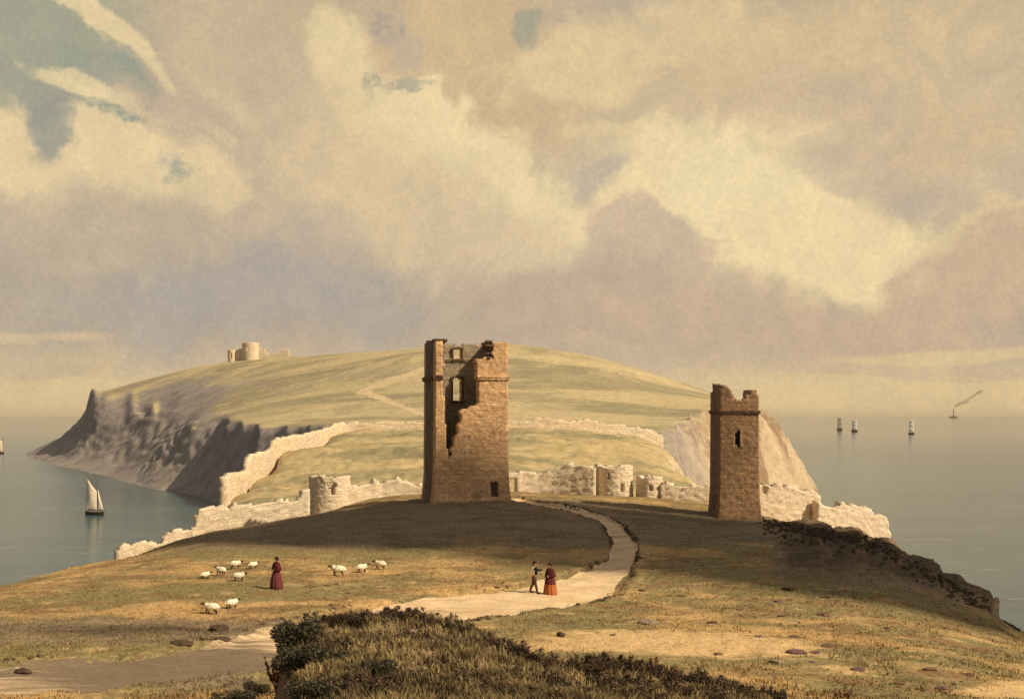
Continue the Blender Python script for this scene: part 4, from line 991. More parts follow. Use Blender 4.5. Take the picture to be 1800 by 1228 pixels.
def skirt(name, mat, root, k, z0, z1, r0, r1, folds=14, amp=.07, squash=.9, n=56, hem=None):
    prof = []; m = 16
    for i in range(m + 1):
        t = i / m; z = z1 + (z0 - z1) * t
        prof.append((r0 + (r1 - r0) * (t ** .7) + .03 * math.sin(t * math.pi), z))
    prof = [(r * k, z * k) for r, z in prof][::-1]
    fn = lambda q, z: (1 + amp * math.sin(folds * q + 1.2 * math.sin(3 * q)) * max(0, min(1, (z1 * k - z) / (.5 * k))) ) * (1 - (1 - squash) * abs(math.sin(q)))
    mb = MB().lathe([(prof[0][0] * .3, prof[0][1] + .01)] + prof, n=n, fn=fn)
    return mb.build(name, mat, root, True)
def bodice(name, mat, root, k, S, extra=.018):
    return link(name, skin_mesh([[S(0, .0, .97, .128 + extra), S(0, .005, 1.08, .115 + extra), S(0, 0, 1.24, .145 + extra), S(0, .01, 1.37, .105 + extra), S(0, .006, 1.42, .07 + extra)],
                                 [S(0, .005, 1.33, .10 + extra), S(-.155, .01, 1.36, .07 + extra)], [S(0, .005, 1.33, .10 + extra), S(.155, .01, 1.36, .07 + extra)]], name), mat, root, True)
def sleeves(mat, root, S, pose, to=.85, extra=.014):
    for sx, a in ((-1, pose['arms'][0]), (1, pose['arms'][1])):
        e3, w3 = Vector(a[0]), Vector(a[1]); en = e3 + (w3 - e3) * to; sh = Vector((sx * .165, .01, 1.37))
        tube_part('sleeve', mat, root, S, [sh, (sh + e3) / 2, e3, (e3 + en) / 2, en], [.062 + extra, .054 + extra, .044 + extra, .041 + extra, .034 + extra])
def shawl(mat, root, k, S):
    mb = MB().lathe([(.33, .98), (.315, 1.08), (.285, 1.2), (.255, 1.3), (.20, 1.40), (.10, 1.46)], n=40, fn=lambda q, z: (1 + .05 * math.sin(9 * q)) * (1 - .32 * abs(math.sin(q))))
    mb.v = [(x * k, y * k, (z - (.14 if y < -.1 else 0) * max(0, (1.2 - z)) * 1.5) * k) for x, y, z in mb.v]
    return mb.build('shawl', mat, root, True)
def bonnet(mat, root, k, hy, hz):
    MB().ball((0, hy + .02, hz + .02), (.105 * k, .125 * k, .135 * k), 18, 12, lambda d: 1.0 if d[1] > -.35 else .80).lathe(
        [(.09 * k, -.03), (.118 * k, .015), (.112 * k, .03), (.085 * k, .02)], (0, hy - .005, hz + .055), 20).build('bonnet', mat, root, True)

def wear_single(root, k, S, pose, hy, hz):
    skirt('skirt', cloth('crimson_skirt', (0.15, 0.042, 0.04)), root, k, .02, 1.02, .15, .37)
    bodice('bodice', cloth('dark_red_bodice', (0.10, 0.018, 0.016)), root, k, S)
    sleeves(cloth('dark_red_sleeve', (0.11, 0.02, 0.018)), root, S, pose)
    shawl(cloth('dark_red_shawl', (0.095, 0.018, 0.016)), root, k, S); bonnet(cloth('black_bonnet', (0.022, 0.016, 0.014)), root, k, hy, hz)
def wear_lady(root, k, S, pose, hy, hz):
    skirt('skirt', cloth('flame_skirt', (0.40, 0.13, 0.04)), root, k, .02, 1.02, .15, .38)
    # an overskirt open on the sunny side
    skirt('overskirt', cloth('wine_overskirt', (0.12, 0.028, 0.022)), root, k, .55, 1.04, .16, .31)
    bodice('bodice', cloth('wine_bodice', (0.085, 0.02, 0.018)), root, k, S); sleeves(cloth('wine_sleeve', (0.085, 0.02, 0.018)), root, S, pose)
    shawl(cloth('wine_shawl', (0.075, 0.02, 0.017)), root, k, S); bonnet(cloth('brown_bonnet', (0.055, 0.025, 0.02)), root, k, hy, hz)
def wear_man(root, k, S, pose, hy, hz):
    tr = cloth('brown_trousers', (0.085, 0.045, 0.03)); bk = cloth('black_waistcoat', (0.018, 0.017, 0.017)); wh = cloth('white_shirt', (0.72, 0.66, 0.52)); sh = plain('black_shoe', (0.02, 0.015, 0.012), .5)
    for sx, (kn, an) in ((-1, pose['legs'][0]), (1, pose['legs'][1])):
        tube_part('trouser_leg', tr, root, S, [(sx * .085, 0, .93), (sx * .09, kn[1] * .5 - .01, .70), (sx * .09 + kn[0], kn[1], .48), (sx * .09 + an[0], an[1] + .01, .28), (sx * .09 + an[0], an[1], .09)], [.115, .102, .078, .07, .062])
        tube_part('shoe', sh, root, S, [(sx * .09 + an[0], an[1] + .04, .045), (sx * .095 + an[0], an[1] - .06, .045), (sx * .1 + an[0], an[1] - .18, .036)], [.05, .05, .038], 1)
    bodice('shirt', wh, root, k, S, .03); wc = bodice('waistcoat', bk, root, k, S, .012); wc.location = (0, -.085, 0); wc.scale = (.96, .9, 1)
    for i, (sx, mt) in enumerate(((-1, bk), (1, wh))):
        a = pose['arms'][i]; e3, w3 = Vector(a[0]), Vector(a[1]); en = e3 + (w3 - e3) * .88; h0 = Vector((sx * .165, .01, 1.37))
        tube_part('sleeve', mt, root, S, [h0, (h0 + e3) / 2, e3, (e3 + en) / 2, en], [.078, .072, .062, .056, .044])
    MB().lathe([(.10 * k, 0), (.112 * k, .02), (.108 * k, .07), (.07 * k, .1), (.02, .105)], (0, hy + .012, hz + .035), 20).ball((0, hy - .11 * k, hz + .05), (.06 * k, .055 * k, .012), 12, 6).build('cap', cloth('black_cap', (0.02, 0.017, 0.016)), root, True)

STAND = [((0, 0), (0, 0)), ((0, 0), (0, 0))]
def ground_at(px, py, lo=27, hi=100):
    p = near.hit(px, py, lo, hi); return p
w = ground_at(486, 1034); SC = F / w.y
person(w, math.radians(-38), 'person alone among the sheep in crimson skirt, dark red shawl and black bonnet',
       dict(h=1.66, legs=STAND, arms=[((-.22, .0, 1.10), (-.05, -.17, 1.02), .6), ((.22, .0, 1.10), (.05, -.175, 1.03), .6)]), wear_single)
w1 = ground_at(938, 1043); w2 = ground_at(967, 1045)
# the man faces +x (towards her): local -y turned to +x
person(w1, math.radians(78), 'person in white shirt, black waistcoat and cap reaching an arm out on the path',
       dict(h=1.68, lean=-.05, legs=[((0, -.13), (0, -.20)), ((0, .05), (0, .17))], arms=[((-.20, -.26, 1.27), (-.12, -.52, 1.30), .4), ((.24, .05, 1.09), (.235, -.04, .86), .5)]), wear_man)
person(w2, math.radians(-30), 'person in a flame orange skirt, wine shawl and bonnet facing the companion on the path',
       dict(h=1.64, legs=STAND, arms=[((-.22, .0, 1.10), (-.06, -.17, 1.04), .6), ((.22, .0, 1.10), (.06, -.17, 1.02), .6)]), wear_lady)

# ---- sheep: black head and legs, cream fleece
FLEECE = plain('cream_fleece', (0.78, 0.70, 0.52), 1.0, .15, 9, .8); DARKFACE = plain('dark_sheep_skin', (0.055, 0.028, 0.022), .8)
def make_sheep(name, headup=0.0, seed=1):
    """faces +x, stands on z = 0"""
    root = empty(name); r = random.Random(seed)
    ms = [skin_mesh([[(-.34, 0, .47, .13), (-.1, 0, .47, .16), (.16, 0, .48, .15), (.30, 0, .53, .10), (.41, 0, .63 + headup, .075), (.46, 0, .68 + headup, .07), (.54, 0, .66 + headup * .8, .055), (.61, 0, .62 + headup * .6, .038)]], 'trunk')]
    for sx, sy in ((1, 1), (1, -1)):
        ms.append(skin_mesh([[(.20, sy * .10, .46, .07), (.21, sy * .105, .30, .042), (.20 + .02 * sy, sy * .105, .19, .03), (.205 + .03 * sy, sy * .105, .05, .024), (.225 + .03 * sy, sy * .105, .02, .03)]], 'foreleg', 1))
    for sy in (1, -1):
        ms.append(skin_mesh([[(-.26, sy * .10, .47, .09), (-.22 - .02 * sy, sy * .11, .33, .055), (-.31 - .02 * sy, sy * .11, .21, .03), (-.29 - .02 * sy, sy * .11, .06, .024), (-.27 - .02 * sy, sy * .11, .02, .03)]], 'hindleg', 1))
    mb = MB()
    for sy in (1, -1): mb.ball((.45, sy * .085, .70 + headup), (.025, .055, .018), 8, 6)
    fuse(ms, mb, 'body', DARKFACE, root, .014)
    fl = MB()
    lump = lambda d: 1 + .10 * math.sin(9 * d[0] + 3) * math.sin(8 * d[1] + 1) * math.sin(9 * d[2]) + .05 * math.sin(17 * d[0]) * math.sin(15 * d[2])
    fl.ball((-.06, 0, .50), (.40, .215, .215), 28, 18, lump); fl.ball((.24, 0, .56), (.17, .15, .17), 18, 12, lump); fl.ball((-.45, 0, .46), (.055, .05, .10), 10, 8)
    fuse([], fl, 'fleece', FLEECE, root, .02)
    return root
def copy_tree(o, parent=None):
    c = o.copy(); COL.objects.link(c); c.parent = parent
    for chd in list(o.children): copy_tree(chd, c)
    return c
proto = make_sheep('sheep')
SHEEP = [(361, 1017, 35, .80, 'white black-faced sheep at the far left of the flock, head turned right'),
         (388, 1011, 150, .98, 'white black-faced sheep facing left, second from the left edge of the flock'),
         (414, 999, 20, .95, 'white black-faced sheep facing right, third from the left at the back of the flock'),
         (445, 999, 40, .82, 'white black-faced sheep nearest the left side of the lone woman, at the back'),
         (420, 1021, 8, .95, 'white black-faced sheep lowest of the upper left flock, facing right'),
         (371, 1079, 172, 1.0, 'white black-faced sheep facing left, the lowest of all the flock'),
         (408, 1069, 40, .88, 'white black-faced sheep facing right, beside the lowest sheep of the flock'),
         (594, 1012, 176, 1.15, 'white black-faced sheep facing left, first one right of the lone woman'),
         (636, 1006, 30, .98, 'white black-faced sheep between two others right of the lone woman, facing right'),
         (668, 1000, 160, 1.0, 'white black-faced sheep farthest right in the flock, facing left')]
for i, (px, py, rz, s, lb) in enumerate(SHEEP):
    o = proto if i == 0 else copy_tree(proto)
    o.location = ground_at(px, py); o.rotation_euler = (0, 0, math.radians(rz)); o.scale = (s * .86,) * 3
    o.location.z -= .09
    tag(o, lb, 'sheep', 'sheep grazing in front of the towers')

# ------------------------------------------------------------------ boats
SAIL = plain('cream_sail', (0.78, 0.66, 0.48), .9, .12, 1.5); SAILB = plain('tan_sail_cloth', (0.66, 0.48, 0.30), .9, .15, 1.5); GREYSAIL = plain('grey_sail', (0.30, 0.25, 0.20), .9, .15, .5); WHITESAIL = plain('white_sail', (0.85, 0.80, 0.70), .9, .05, .5)
TARRED = plain('tarred_wood', (0.075, 0.035, 0.022), .7, .3, 3); SPAR = plain('red_brown_spar', (0.10, 0.035, 0.025), .7)
def hull_mesh(L, B, Hh, draft=.35, sheer=.25):
    """clinker-like hull: bow at +x, waterline z = 0"""
    st, n = 17, 7; vs, fs = [], []
    for i in range(st):
        t = i / (st - 1); x = (t - .5) * L; wdt = B / 2 * (1 - abs(2 * t - 1) ** 2.6) * (1 if t < .5 else 1) ** 1; wdt = max(wdt, .03 * B if t > .5 else .22 * B)
        zs = Hh * (1 + sheer * (2 * t - 1) ** 2)
        for j in range(n):
            a = j / (n - 1); s_ = math.sin(a * math.pi / 2)
            vs.append((x + .06 * L * (a - .5) * (1 if t > .9 else 0), wdt * s_ ** .8, -draft + (zs + draft) * a))
    off = len(vs); vs += [(x, -y, z) for x, y, z in vs]
    for i in range(st - 1):
        for j in range(n - 1):
            a = i * n + j; fs.append((a, a + n, a + n + 1, a + 1)); b = off + a; fs.append((b, b + 1, b + n + 1, b + n))
        a = i * n + n - 1; fs.append((a, a + n, off + a + n, off + a)); a = i * n; fs.append((a, off + a, off + a + n, a + n))
    for i in (0, st - 1):
        q = [i * n + j for j in range(n)] + [off + i * n + j for j in range(n - 1, -1, -1)]; fs.append(tuple(q) if i == 0 else tuple(q[::-1]))
    mb = MB(); mb.add(vs, fs); return mb
def sail_mesh(corners, bulge, nrm, n=10):
    """four corners (head back, head front, foot front, foot back), bellied along nrm"""
    a, b, c, d = [Vector(p) for p in corners]; nrm = Vector(nrm); vs, fs = [], []
    for layer in (0, .02):
        for i in range(n + 1):
            for j in range(n + 1):
                s_, t = i / n, j / n; p = (a * (1 - s_) + b * s_) * (1 - t) + (d * (1 - s_) + c * s_) * t
                vs.append(p + nrm * (bulge * math.sin(math.pi * s_) * math.sin(math.pi * (.15 + .85 * t)) + layer))
    m = (n + 1) ** 2; ix = lambda i, j: i * (n + 1) + j
    for i in range(n):
        for j in range(n):
            q = (ix(i, j), ix(i + 1, j), ix(i + 1, j + 1), ix(i, j + 1)); fs.append(q); fs.append(tuple(m + k for k in q[::-1]))
    for i in range(n):
        fs += [(ix(i + 1, 0), ix(i, 0), m + ix(i, 0), m + ix(i + 1, 0)), (ix(i, n), ix(i + 1, n), m + ix(i + 1, n), m + ix(i, n)), (ix(0, i), ix(0, i + 1), m + ix(0, i + 1), m + ix(0, i)), (ix(n, i + 1), ix(n, i), m + ix(n, i), m + ix(n, i + 1))]
    mb = MB(); mb.add(vs, fs); return mb
def sea_at(px, py):
    d = CAMZ * F / (py - HY); return Vector(((px - CX) / F * d, d, 0)), d / F
# the lugger in the cove
bp, u = sea_at(166.5, 904); B_ = lambda px, py, y=0: ((px - 166.5) * u, y, (904 - py) * u)
boat = empty('sailing_boat', bp, math.radians(-6), 'small sailing boat with tall tan and cream sails in the left cove', 'sailing boat')
hb = hull_mesh(34 * u, 2.3, 1.05, .5, .3); hb.build('hull', TARRED, boat, True)
MB().tube([B_(171, 901), B_(171, 843)], [.13, .07]).build('mast', SPAR, boat, True)
MB().tube([B_(152.5, 836, -.12), B_(171.5, 863, -.12)], [.07, .11]).build('yard', SPAR, boat, True)
sail_mesh([B_(153.5, 841, -.15), B_(170.6, 863, -.15), B_(170.4, 897, -.2), B_(151.5, 897, -.5)], -.7, (0, 1, 0)).build('mainsail', SAIL, boat, True)
sail_mesh([B_(172, 860, 0), B_(172.8, 861, 0), B_(183, 896.5, 0), B_(173, 897, -.3)], -.35, (0, 1, 0)).build('jib', SAIL, boat, True)
MB().tube([B_(178, 898), B_(187, 897)], [.08, .05]).build('bowsprit', SPAR, boat, True)
sp_, _ = sea_at(160, 904)
# the helmsman, seated aft
COAT = cloth('rust_coat', (0.16, 0.05, 0.028))
def wear_sailor(root, k, S, pose, hy, hz):
    bodice('coat', COAT, root, k, S, .04); sleeves(COAT, root, S, pose)
    for sx in (-1, 1): tube_part('trouser_leg', TARRED, root, S, [(sx * .085, 0, .93), (sx * .09, -.2, .92), (sx * .09, -.40, .90), (sx * .09, -.42, .66), (sx * .09, -.42, .50)], [.115, .1, .085, .07, .06])
    MB().lathe([(.15 * k, 0), (.11 * k, .03), (.105 * k, .10), (.05 * k, .12)], (0, hy, hz + .04), 16).build('hat', TARRED, root, True)
def seated(loc, rz, label):
    root = empty('person', loc, rz, label, 'person'); S = lambda x, y, z, r: (x, y, z, r)
    ms = [skin_mesh([[(0, 0, .92, .135), (0, .02, 1.06, .118), (0, .0, 1.24, .145), (0, -.01, 1.38, .10), (0, -.02, 1.46, .052), (0, -.03, 1.54, .055)], [(0, .0, 1.34, .10), (-.155, 0, 1.36, .07)], [(0, .0, 1.34, .10), (.155, 0, 1.36, .07)]], 'torso')]
    for sx in (-1, 1):
        ms.append(skin_mesh([[(sx * .085, 0, .90, .098), (sx * .09, -.2, .90, .085), (sx * .09, -.42, .88, .06), (sx * .09, -.43, .66, .054), (sx * .09, -.43, .47, .038)]], 'leg')); ms.append(skin_mesh([[(sx * .09, -.40, .44, .042), (sx * .09, -.5, .435, .042), (sx * .09, -.6, .43, .032)]], 'foot', 1))
        e3, w3 = Vector((sx * .24, -.06, 1.12)), Vector((sx * .16, -.30, 1.05))
        ms.append(skin_mesh([[(sx * .165, .0, 1.37, .058), (sx * .21, -.03, 1.24, .048), (*e3, .04), (*((e3 + w3) / 2), .036), (*w3, .024)]], 'arm')); ms += hand(w3, w3 - e3, (-sx * .6, 0, .8), .7)
    hd = MB(); hd.ball((0, -.035, 1.58), (.073, .092, .112), 18, 12); hd.ball((0, -.127, 1.562), (.013, .02, .026), 8, 6); hd.ball((0, -.105, 1.495), (.026, .02, .02), 8, 6)
    for sx in (-1, 1): hd.ball((sx * .074, -.02, 1.57), (.012, .022, .032), 8, 6)
    fuse(ms, hd, 'body', SKIN, root, .012)
    for sx in (-1, 1): MB().ball((sx * .03, -.116, 1.588), (.012, .01, .009), 8, 6).build('eye', EYE, root, True)
    MB().ball((0, -.118, 1.528), (.026, .01, .008), 8, 6).build('mouth', LIP, root, True)
    wear_sailor(root, 1, S, dict(arms=[((-.24, -.06, 1.12), (-.16, -.30, 1.05)), ((.24, -.06, 1.12), (.16, -.30, 1.05))]), -.035, 1.58)
    return root
seated(sp_ + Vector((0, -.25, .18)), math.radians(80), 'person in a rust coat sitting in the stern of the boat in the cove')
# the boat cut by the left edge
bp, u = sea_at(-3, 797); B_ = lambda px, py, y=0: ((px + 3) * u, y, (797 - py) * u)
boat = empty('sailing_boat', bp, 0, 'sailing boat with a thin dark mast cut by the left edge of the picture', 'sailing boat')
hull_mesh(20 * u, 3.4, 1.4, .6, .3).build('hull', TARRED, boat, True)
MB().tube([B_(5, 796), B_(5, 768)], [.22, .14]).build('mast', SPAR, boat, True)
MB().tube([B_(-12, 764, -.2), B_(5.4, 775, -.2)], [.14, .2]).build('yard', SPAR, boat, True)
sail_mesh([B_(-11, 766, -.2), B_(4.5, 775.5, -.2), B_(4.6, 794, -.3), B_(-12, 794, -.8)], -.9, (0, 1, 0)).build('mainsail', SAIL, boat, True)
# three square riggers standing in from the right
def ship(px, py, wpx, hpx, sailmat, label, rz, stern=1):
    bp, u = sea_at(px, py); root = empty('sailing_ship', bp, rz, label, 'sailing ship', 'ships far out on the right')
    Wd, Hh = wpx * u, hpx * u
    hull_mesh(Wd * 1.25, Wd * .36, 2.6 * u, 1.0, .35).build('hull', TARRED, root, True)
    MB().tube([(0, .4, 0), (0, .4, Hh * 1.03)], [.35 * u / 1.2, .2 * u / 1.2]).build('mast', SPAR, root, True)
    MB().tube([(Wd * .36 * stern, .4, 0), (Wd * .40 * stern, .4, Hh * .8)], [.3 * u / 1.2, .18 * u / 1.2]).build('mast', SPAR, root, True)
    zs = [.14, .47, .76, 1.0]; ws = [1.0, .98, .94, .88]
    for k in range(3):
        z0, z1 = zs[k] * Hh - .2 * u, zs[k + 1] * Hh + .1 * u; w0, w1 = ws[k] * Wd / 2, ws[k + 1] * Wd / 2
        sail_mesh([(-w1, 0, z1), (w1, 0, z1), (w0, 0, z0), (-w0, 0, z0)], -.07 * Wd, (0, 1, 0)).build('square_sail', sailmat, root, True)
        MB().tube([(-w1 * 1.12, .15, z1), (w1 * 1.12, .15, z1)], [.12 * u, .12 * u]).build('yard', SPAR, root, True)
    MB().tube([(Wd * .55, 0, 2.4 * u), (Wd * .85, 0, 4.2 * u)], [.22 * u, .1 * u]).build('bowsprit', SPAR, root, True)
    return root
ship(1476, 756, 8, 22, GREYSAIL, 'sailing ship with shadowed grey sails, nearest the slender tower', math.radians(8), -1)
ship(1502, 758.5, 8.5, 20, WHITESAIL, 'sailing ship with white sails in the middle of the three', math.radians(-14))
ship(1602, 763, 8, 25, WHITESAIL, 'sailing ship with tall white sails farthest right of the three', math.radians(-10), -1)
# steamer on the horizon
bp, u = sea_at(1676, 734.5); root = empty('steamer', bp, math.radians(-12), 'small steamship trailing smoke on the right horizon', 'steamship')
IRON = plain('black_iron', (0.03, 0.026, 0.024), .6)
hull_mesh(14 * u, 3.2 * u, 2.6 * u, 4, .3).build('hull', IRON, root, True)
mb = MB(); mb.box((-.6 * u, 0, 3.2 * u), (6 * u, 2 * u, 1.3 * u), 0, .94); mb.box((1.2 * u, 0, 4.2 * u), (2 * u, 1.5 * u, .8 * u), 0, .9); mb.build('deckhouse', IRON, root)
MB().lathe([(1.0 * u, 0), (.85 * u, 4 * u), (.85 * u, 11 * u), (1.0 * u, 11.3 * u), (1.0 * u, 12 * u), (.7 * u, 12 * u)], (0, 0, 2.6 * u), 16).build('funnel', IRON, root, True)
for dx in (-5, 5): MB().tube([(dx * u, 0, 2 * u), (dx * u, 0, 9 * u)], [.22 * u, .12 * u]).build('mast', IRON, root, True)
# its smoke: soft overlapping puffs
m, g, bs = material('coal_smoke'); g.put(bs.inputs['Base Color'], (0.15, 0.125, 0.105)); 
fr = g.noise(g.new('ShaderNodeTexCoord').outputs['Object'], .012, 5, .6); g.put(bs.inputs['Alpha'], g.rng(fr, .3, .7, .12, .38))
mb = MB(); rr = random.Random(3)
trail = [(0, 0, .9), (2, 3, 1.2), (6, 6.5, 2.2), (11, 9.5, 3.0), (16, 11.5, 3.2), (21, 14, 2.8), (26, 17.5, 2.2), (31, 21, 2.1), (36, 24.5, 1.9), (41, 27, 1.5), (45, 30, 2.4), (49, 32.5, 1.8), (52, 35, 1.0)]
for a, b in zip(trail[:-1], trail[1:]):
    for t in (0, .5):
        x, z, r = [p + (q - p) * t for p, q in zip(a, b)]
        mb.ball(((x + rr.uniform(-.6, .6)) * u, rr.uniform(-1, 1) * u, (z + rr.uniform(-.6, .6)) * u), (r * 1.5 * u, r * u, r * .85 * u), 14, 10, lambda d, s=rr.random() * 6: 1 + .18 * math.sin(5 * d[0] + s) * math.sin(5 * d[2] + s))
sm_o = link('smoke', None or mb.mesh('smoke'), m, None, True, bp + Vector((.3 * u, 0, 15.2 * u))); tag(sm_o, 'thin grey smoke drifting up to the right from the steamer', None, None, 'stuff')
rm = sm_o.modifiers.new('r', 'REMESH'); rm.mode = 'VOXEL'; rm.voxel_size = .45 * u; bake(sm_o); sm_o.data.polygons.foreach_set('use_smooth', np.ones(len(sm_o.data.polygons), dtype=bool))
if not sm_o.data.materials: sm_o.data.materials.append(m)

# ------------------------------------------------------------------ grass, heather, bushes, stones
def blades(n, px_rng, d0, d1, h0, h1, w, name, mat, keep, lean=.5, seed=1, per=1, spread=0.0):
    r = np.random.default_rng(seed)
    px = r.uniform(*px_rng, n); d = d0 * (d1 / d0) ** r.random(n); x = (px - CX) / F * d
    k = keep(x, d, r); x, d = x[k], d[k]
    x = np.repeat(x, per) + r.normal(0, spread, len(x) * per); d = np.repeat(d, per) + r.normal(0, spread, len(d) * per)
    z = near.h(x, d); n = len(x)
    hh = r.uniform(h0, h1, n) * (0.7 + 0.6 * vnoise(x / 1.7, d / 1.7, 91)); a = r.uniform(0, 2 * np.pi, n); ln = r.uniform(0, lean, n) * hh; b = r.uniform(0, 2 * np.pi, n); ww = w * r.uniform(.6, 1.4, n)
    dx, dy = np.cos(a) * ww / 2, np.sin(a) * ww / 2; lx, ly = np.cos(b) * ln, np.sin(b) * ln
    A = np.stack([x - dx, d - dy, z - .03], -1); B = np.stack([x + dx, d + dy, z - .03], -1)
    C1 = np.stack([x + dx * .7 + lx * .35, d + dy * .7 + ly * .35, z + hh * .6], -1); D1 = np.stack([x - dx * .7 + lx * .35, d - dy * .7 + ly * .35, z + hh * .6], -1)
    T = np.stack([x + lx, d + ly, z + hh], -1)
    v = np.stack([A, B, C1, D1, T], 1).reshape(-1, 3); i = np.arange(n)[:, None] * 5
    f = np.concatenate([i + np.array([[0, 1, 2]]), i + np.array([[0, 2, 3]]), i + np.array([[3, 2, 4]])])
    me = mesh_np(name, v, f); attr(me, 'tone', np.repeat(np.clip(r.normal(.45, .22, n), 0, 1), 5))
    xx, yy = np.repeat(x, 5), np.repeat(d, 5); attr(me, 'heath_shade', heath_shade_at(xx, yy)); attr(me, 'bare', bare_at(xx, yy))
    return link(name, me, mat)
GRASSMAT = near_material('pasture_grass', True)
def keep_hill(x, d, r):
    pdst = path_dist(x, d)
    k = (near.h(x, d) > 4) & ((pdst > 1.08) | ((pdst > .72) & (r.random(len(x)) < .9 * (pdst - .72) / .36) & (vnoise(x / 1.1, d / 1.6, 99) > .42)))
    return k & (r.random(len(x)) > .9 * sstep(.2, .6, bare_at(x, d))) & (vnoise(x / 1.3, d / 2.2, 95) > .34 - .2 * heath_shade_at(x, d))
tag(blades(42000, (-150, 1950), 25, 112, .03, .12, .035, 'grass', GRASSMAT, keep_hill, .8, 5, 3, .10), 'short rough golden turf over the hill', None, None, 'stuff')
m, g, bs = material('mound_grass'); a3 = g.new('ShaderNodeAttribute'); a3.attribute_name = 'tone'; pos = g.new('ShaderNodeNewGeometry').outputs['Position']
c = g.mix(g.rng(g.noise(pos, 1.1, 4, .6), .4, .6), (0.40, 0.295, 0.135), (0.13, 0.095, 0.052)); c = g.mix(g.rng(a3.outputs['Fac'], .2, .9), g.mix(.5, c, (0.10, 0.065, 0.03)), c)
g.put(bs.inputs['Base Color'], c); MGRASS = m
def mound_mask(x, d): 
    px = CX + F * x / d
    return (px > 480 + 8 * (22 - d)) & (px < 1520) & (d > 13.5) & (d < 23.2)
tag(blades(19000, (440, 1560), 13.5, 23.5, .05, .17, .022, 'long_grass', MGRASS, lambda x, d, r: mound_mask(x, d) & (vnoise(x / .5, d / .5, 97) > .14), 1.1, 9, 4, .05), 'long olive grass on the foreground mound', None, None, 'stuff')

def leaf_cloud(centres, radii, n, size, seed, flat=.8, up=0.0):
    """leaf-sized faces through the volume of several overlapping lumps"""
    r = np.random.default_rng(seed); centres = np.asarray(centres, float); radii = np.asarray(radii, float)
    pr = radii ** 2; i = r.choice(len(radii), n, p=pr / pr.sum())
    dv = r.normal(size=(n, 3)); dv /= np.linalg.norm(dv, axis=1)[:, None]; rad = radii[i] * (r.random(n) ** .35)
    p = centres[i] + dv * rad[:, None] * np.array([1, 1, flat]); p = p[p[:, 2] > -.05]; n = len(p)
    t = r.normal(size=(n, 3)); t[:, 2] += up; t /= np.linalg.norm(t, axis=1)[:, None]; b = np.cross(t, r.normal(size=(n, 3))); b /= np.linalg.norm(b, axis=1)[:, None]
    s = size * r.uniform(.5, 1.4, n)[:, None]
    v = np.stack([p - t * s, p + b * s * .42, p + t * s, p - b * s * .42], 1).reshape(-1, 3)
    f = np.arange(n * 4).reshape(n, 4)
    return v, f, np.repeat(r.random(n), 4), n
def leaf_material(name, a, b, tip, tip_lo=.8):
    m, g, bs = material(name); at = g.new('ShaderNodeAttribute'); at.attribute_name = 'tone'
    c = g.mix(g.rng(at.outputs['Fac'], .1, .8), a, b); c = g.mix(g.rng(at.outputs['Fac'], tip_lo, tip_lo + .1), c, tip)
    g.put(bs.inputs['Base Color'], c); bs.inputs['Roughness'].default_value = .8; return m
HEATHER = leaf_material('heather_leaves', (0.040, 0.030, 0.020), (0.095, 0.068, 0.038), (0.22, 0.10, 0.055), .86)
GORSE = leaf_material('gorse_leaves', (0.036, 0.032, 0.021), (0.085, 0.075, 0.04), (0.20, 0.16, 0.075), .86)
RUST = leaf_material('rust_leaves', (0.16, 0.055, 0.028), (0.30, 0.105, 0.05), (0.38, 0.16, 0.07), .8)
TWIG = plain('twig', (0.07, 0.04, 0.025), .9, .3, 20)
def bush_meshes(kind, seed):
    r = random.Random(seed)
    if kind == 'clump':
        cs = [(r.uniform(-.42, .42), r.uniform(-.3, .3), r.uniform(.05, .22)) for _ in range(9)]; rs = [r.uniform(.13, .24) for _ in cs]
        for _ in range(9): cs.append((r.uniform(-.5, .5), r.uniform(-.25, .25), r.uniform(.24, .40))); rs.append(r.uniform(.05, .09))
        n, s = 2600, .034
    elif kind == 'bush':
        cs = [(r.uniform(-.5, .5), r.uniform(-.4, .4), r.uniform(.1, .75)) for _ in range(16)]; rs = [r.uniform(.16, .32) for _ in cs]; n, s = 5200, .042
    else:
        cs, rs = [], []
        for k in range(8):
            a = r.uniform(-.26, .26); hgt = r.uniform(.25, .60)
            for t in range(5): cs.append((a * (1 + .8 * t / 5), r.uniform(-.1, .1), hgt * (.25 + .75 * t / 4))); rs.append(.055 - .005 * t)
        n, s = 900, .035
    v, f, tone, n = leaf_cloud(cs, rs, n, s, seed, .9, .8 if kind == 'sprig' else .3)
    me = mesh_np('foliage', v, f); attr(me, 'tone', tone)
    mb = MB()
    for c in cs[::2]: mb.tube([(c[0] * .2, c[1] * .2, -.1), (c[0] * .7, c[1] * .7, c[2] * .5), c], [.014, .010, .004], 5)
    return me, mb.mesh('stem')
BM = {}
for kind, m_ in (('clump', HEATHER), ('bush', GORSE), ('sprig', RUST)):
    BM[kind] = []
    for q in range(3):
        a, b = bush_meshes(kind, 40 + q); a.materials.append(m_); b.materials.append(TWIG); BM[kind].append((a, b))
rb = random.Random(12)
def plant(name, kind, px, py, lo, hi, sx, sz, label, cat, group=None, q=None, sink=.06):
    p = near.hit(px, py, lo, hi); p.z -= sink
    root = empty(name, p, rb.uniform(-.5, .5), label, cat, group); root.scale = (sx, sx * .8, sz)
    f, s_ = BM[kind][rb.randrange(3) if q is None else q]
    for nm, me in (('foliage', f), ('stem', s_)):
        o = bpy.data.objects.new(nm, me); COL.objects.link(o); o.parent = root
    return root
CREST = 'dark heather clump with reddish tips along the crest of the foreground mound'
plant('gorse_bush', 'bush', 524, 1140, 19, 23, .72, .75, 'tall dark bush at the steep left shoulder of the foreground mound', 'bush')
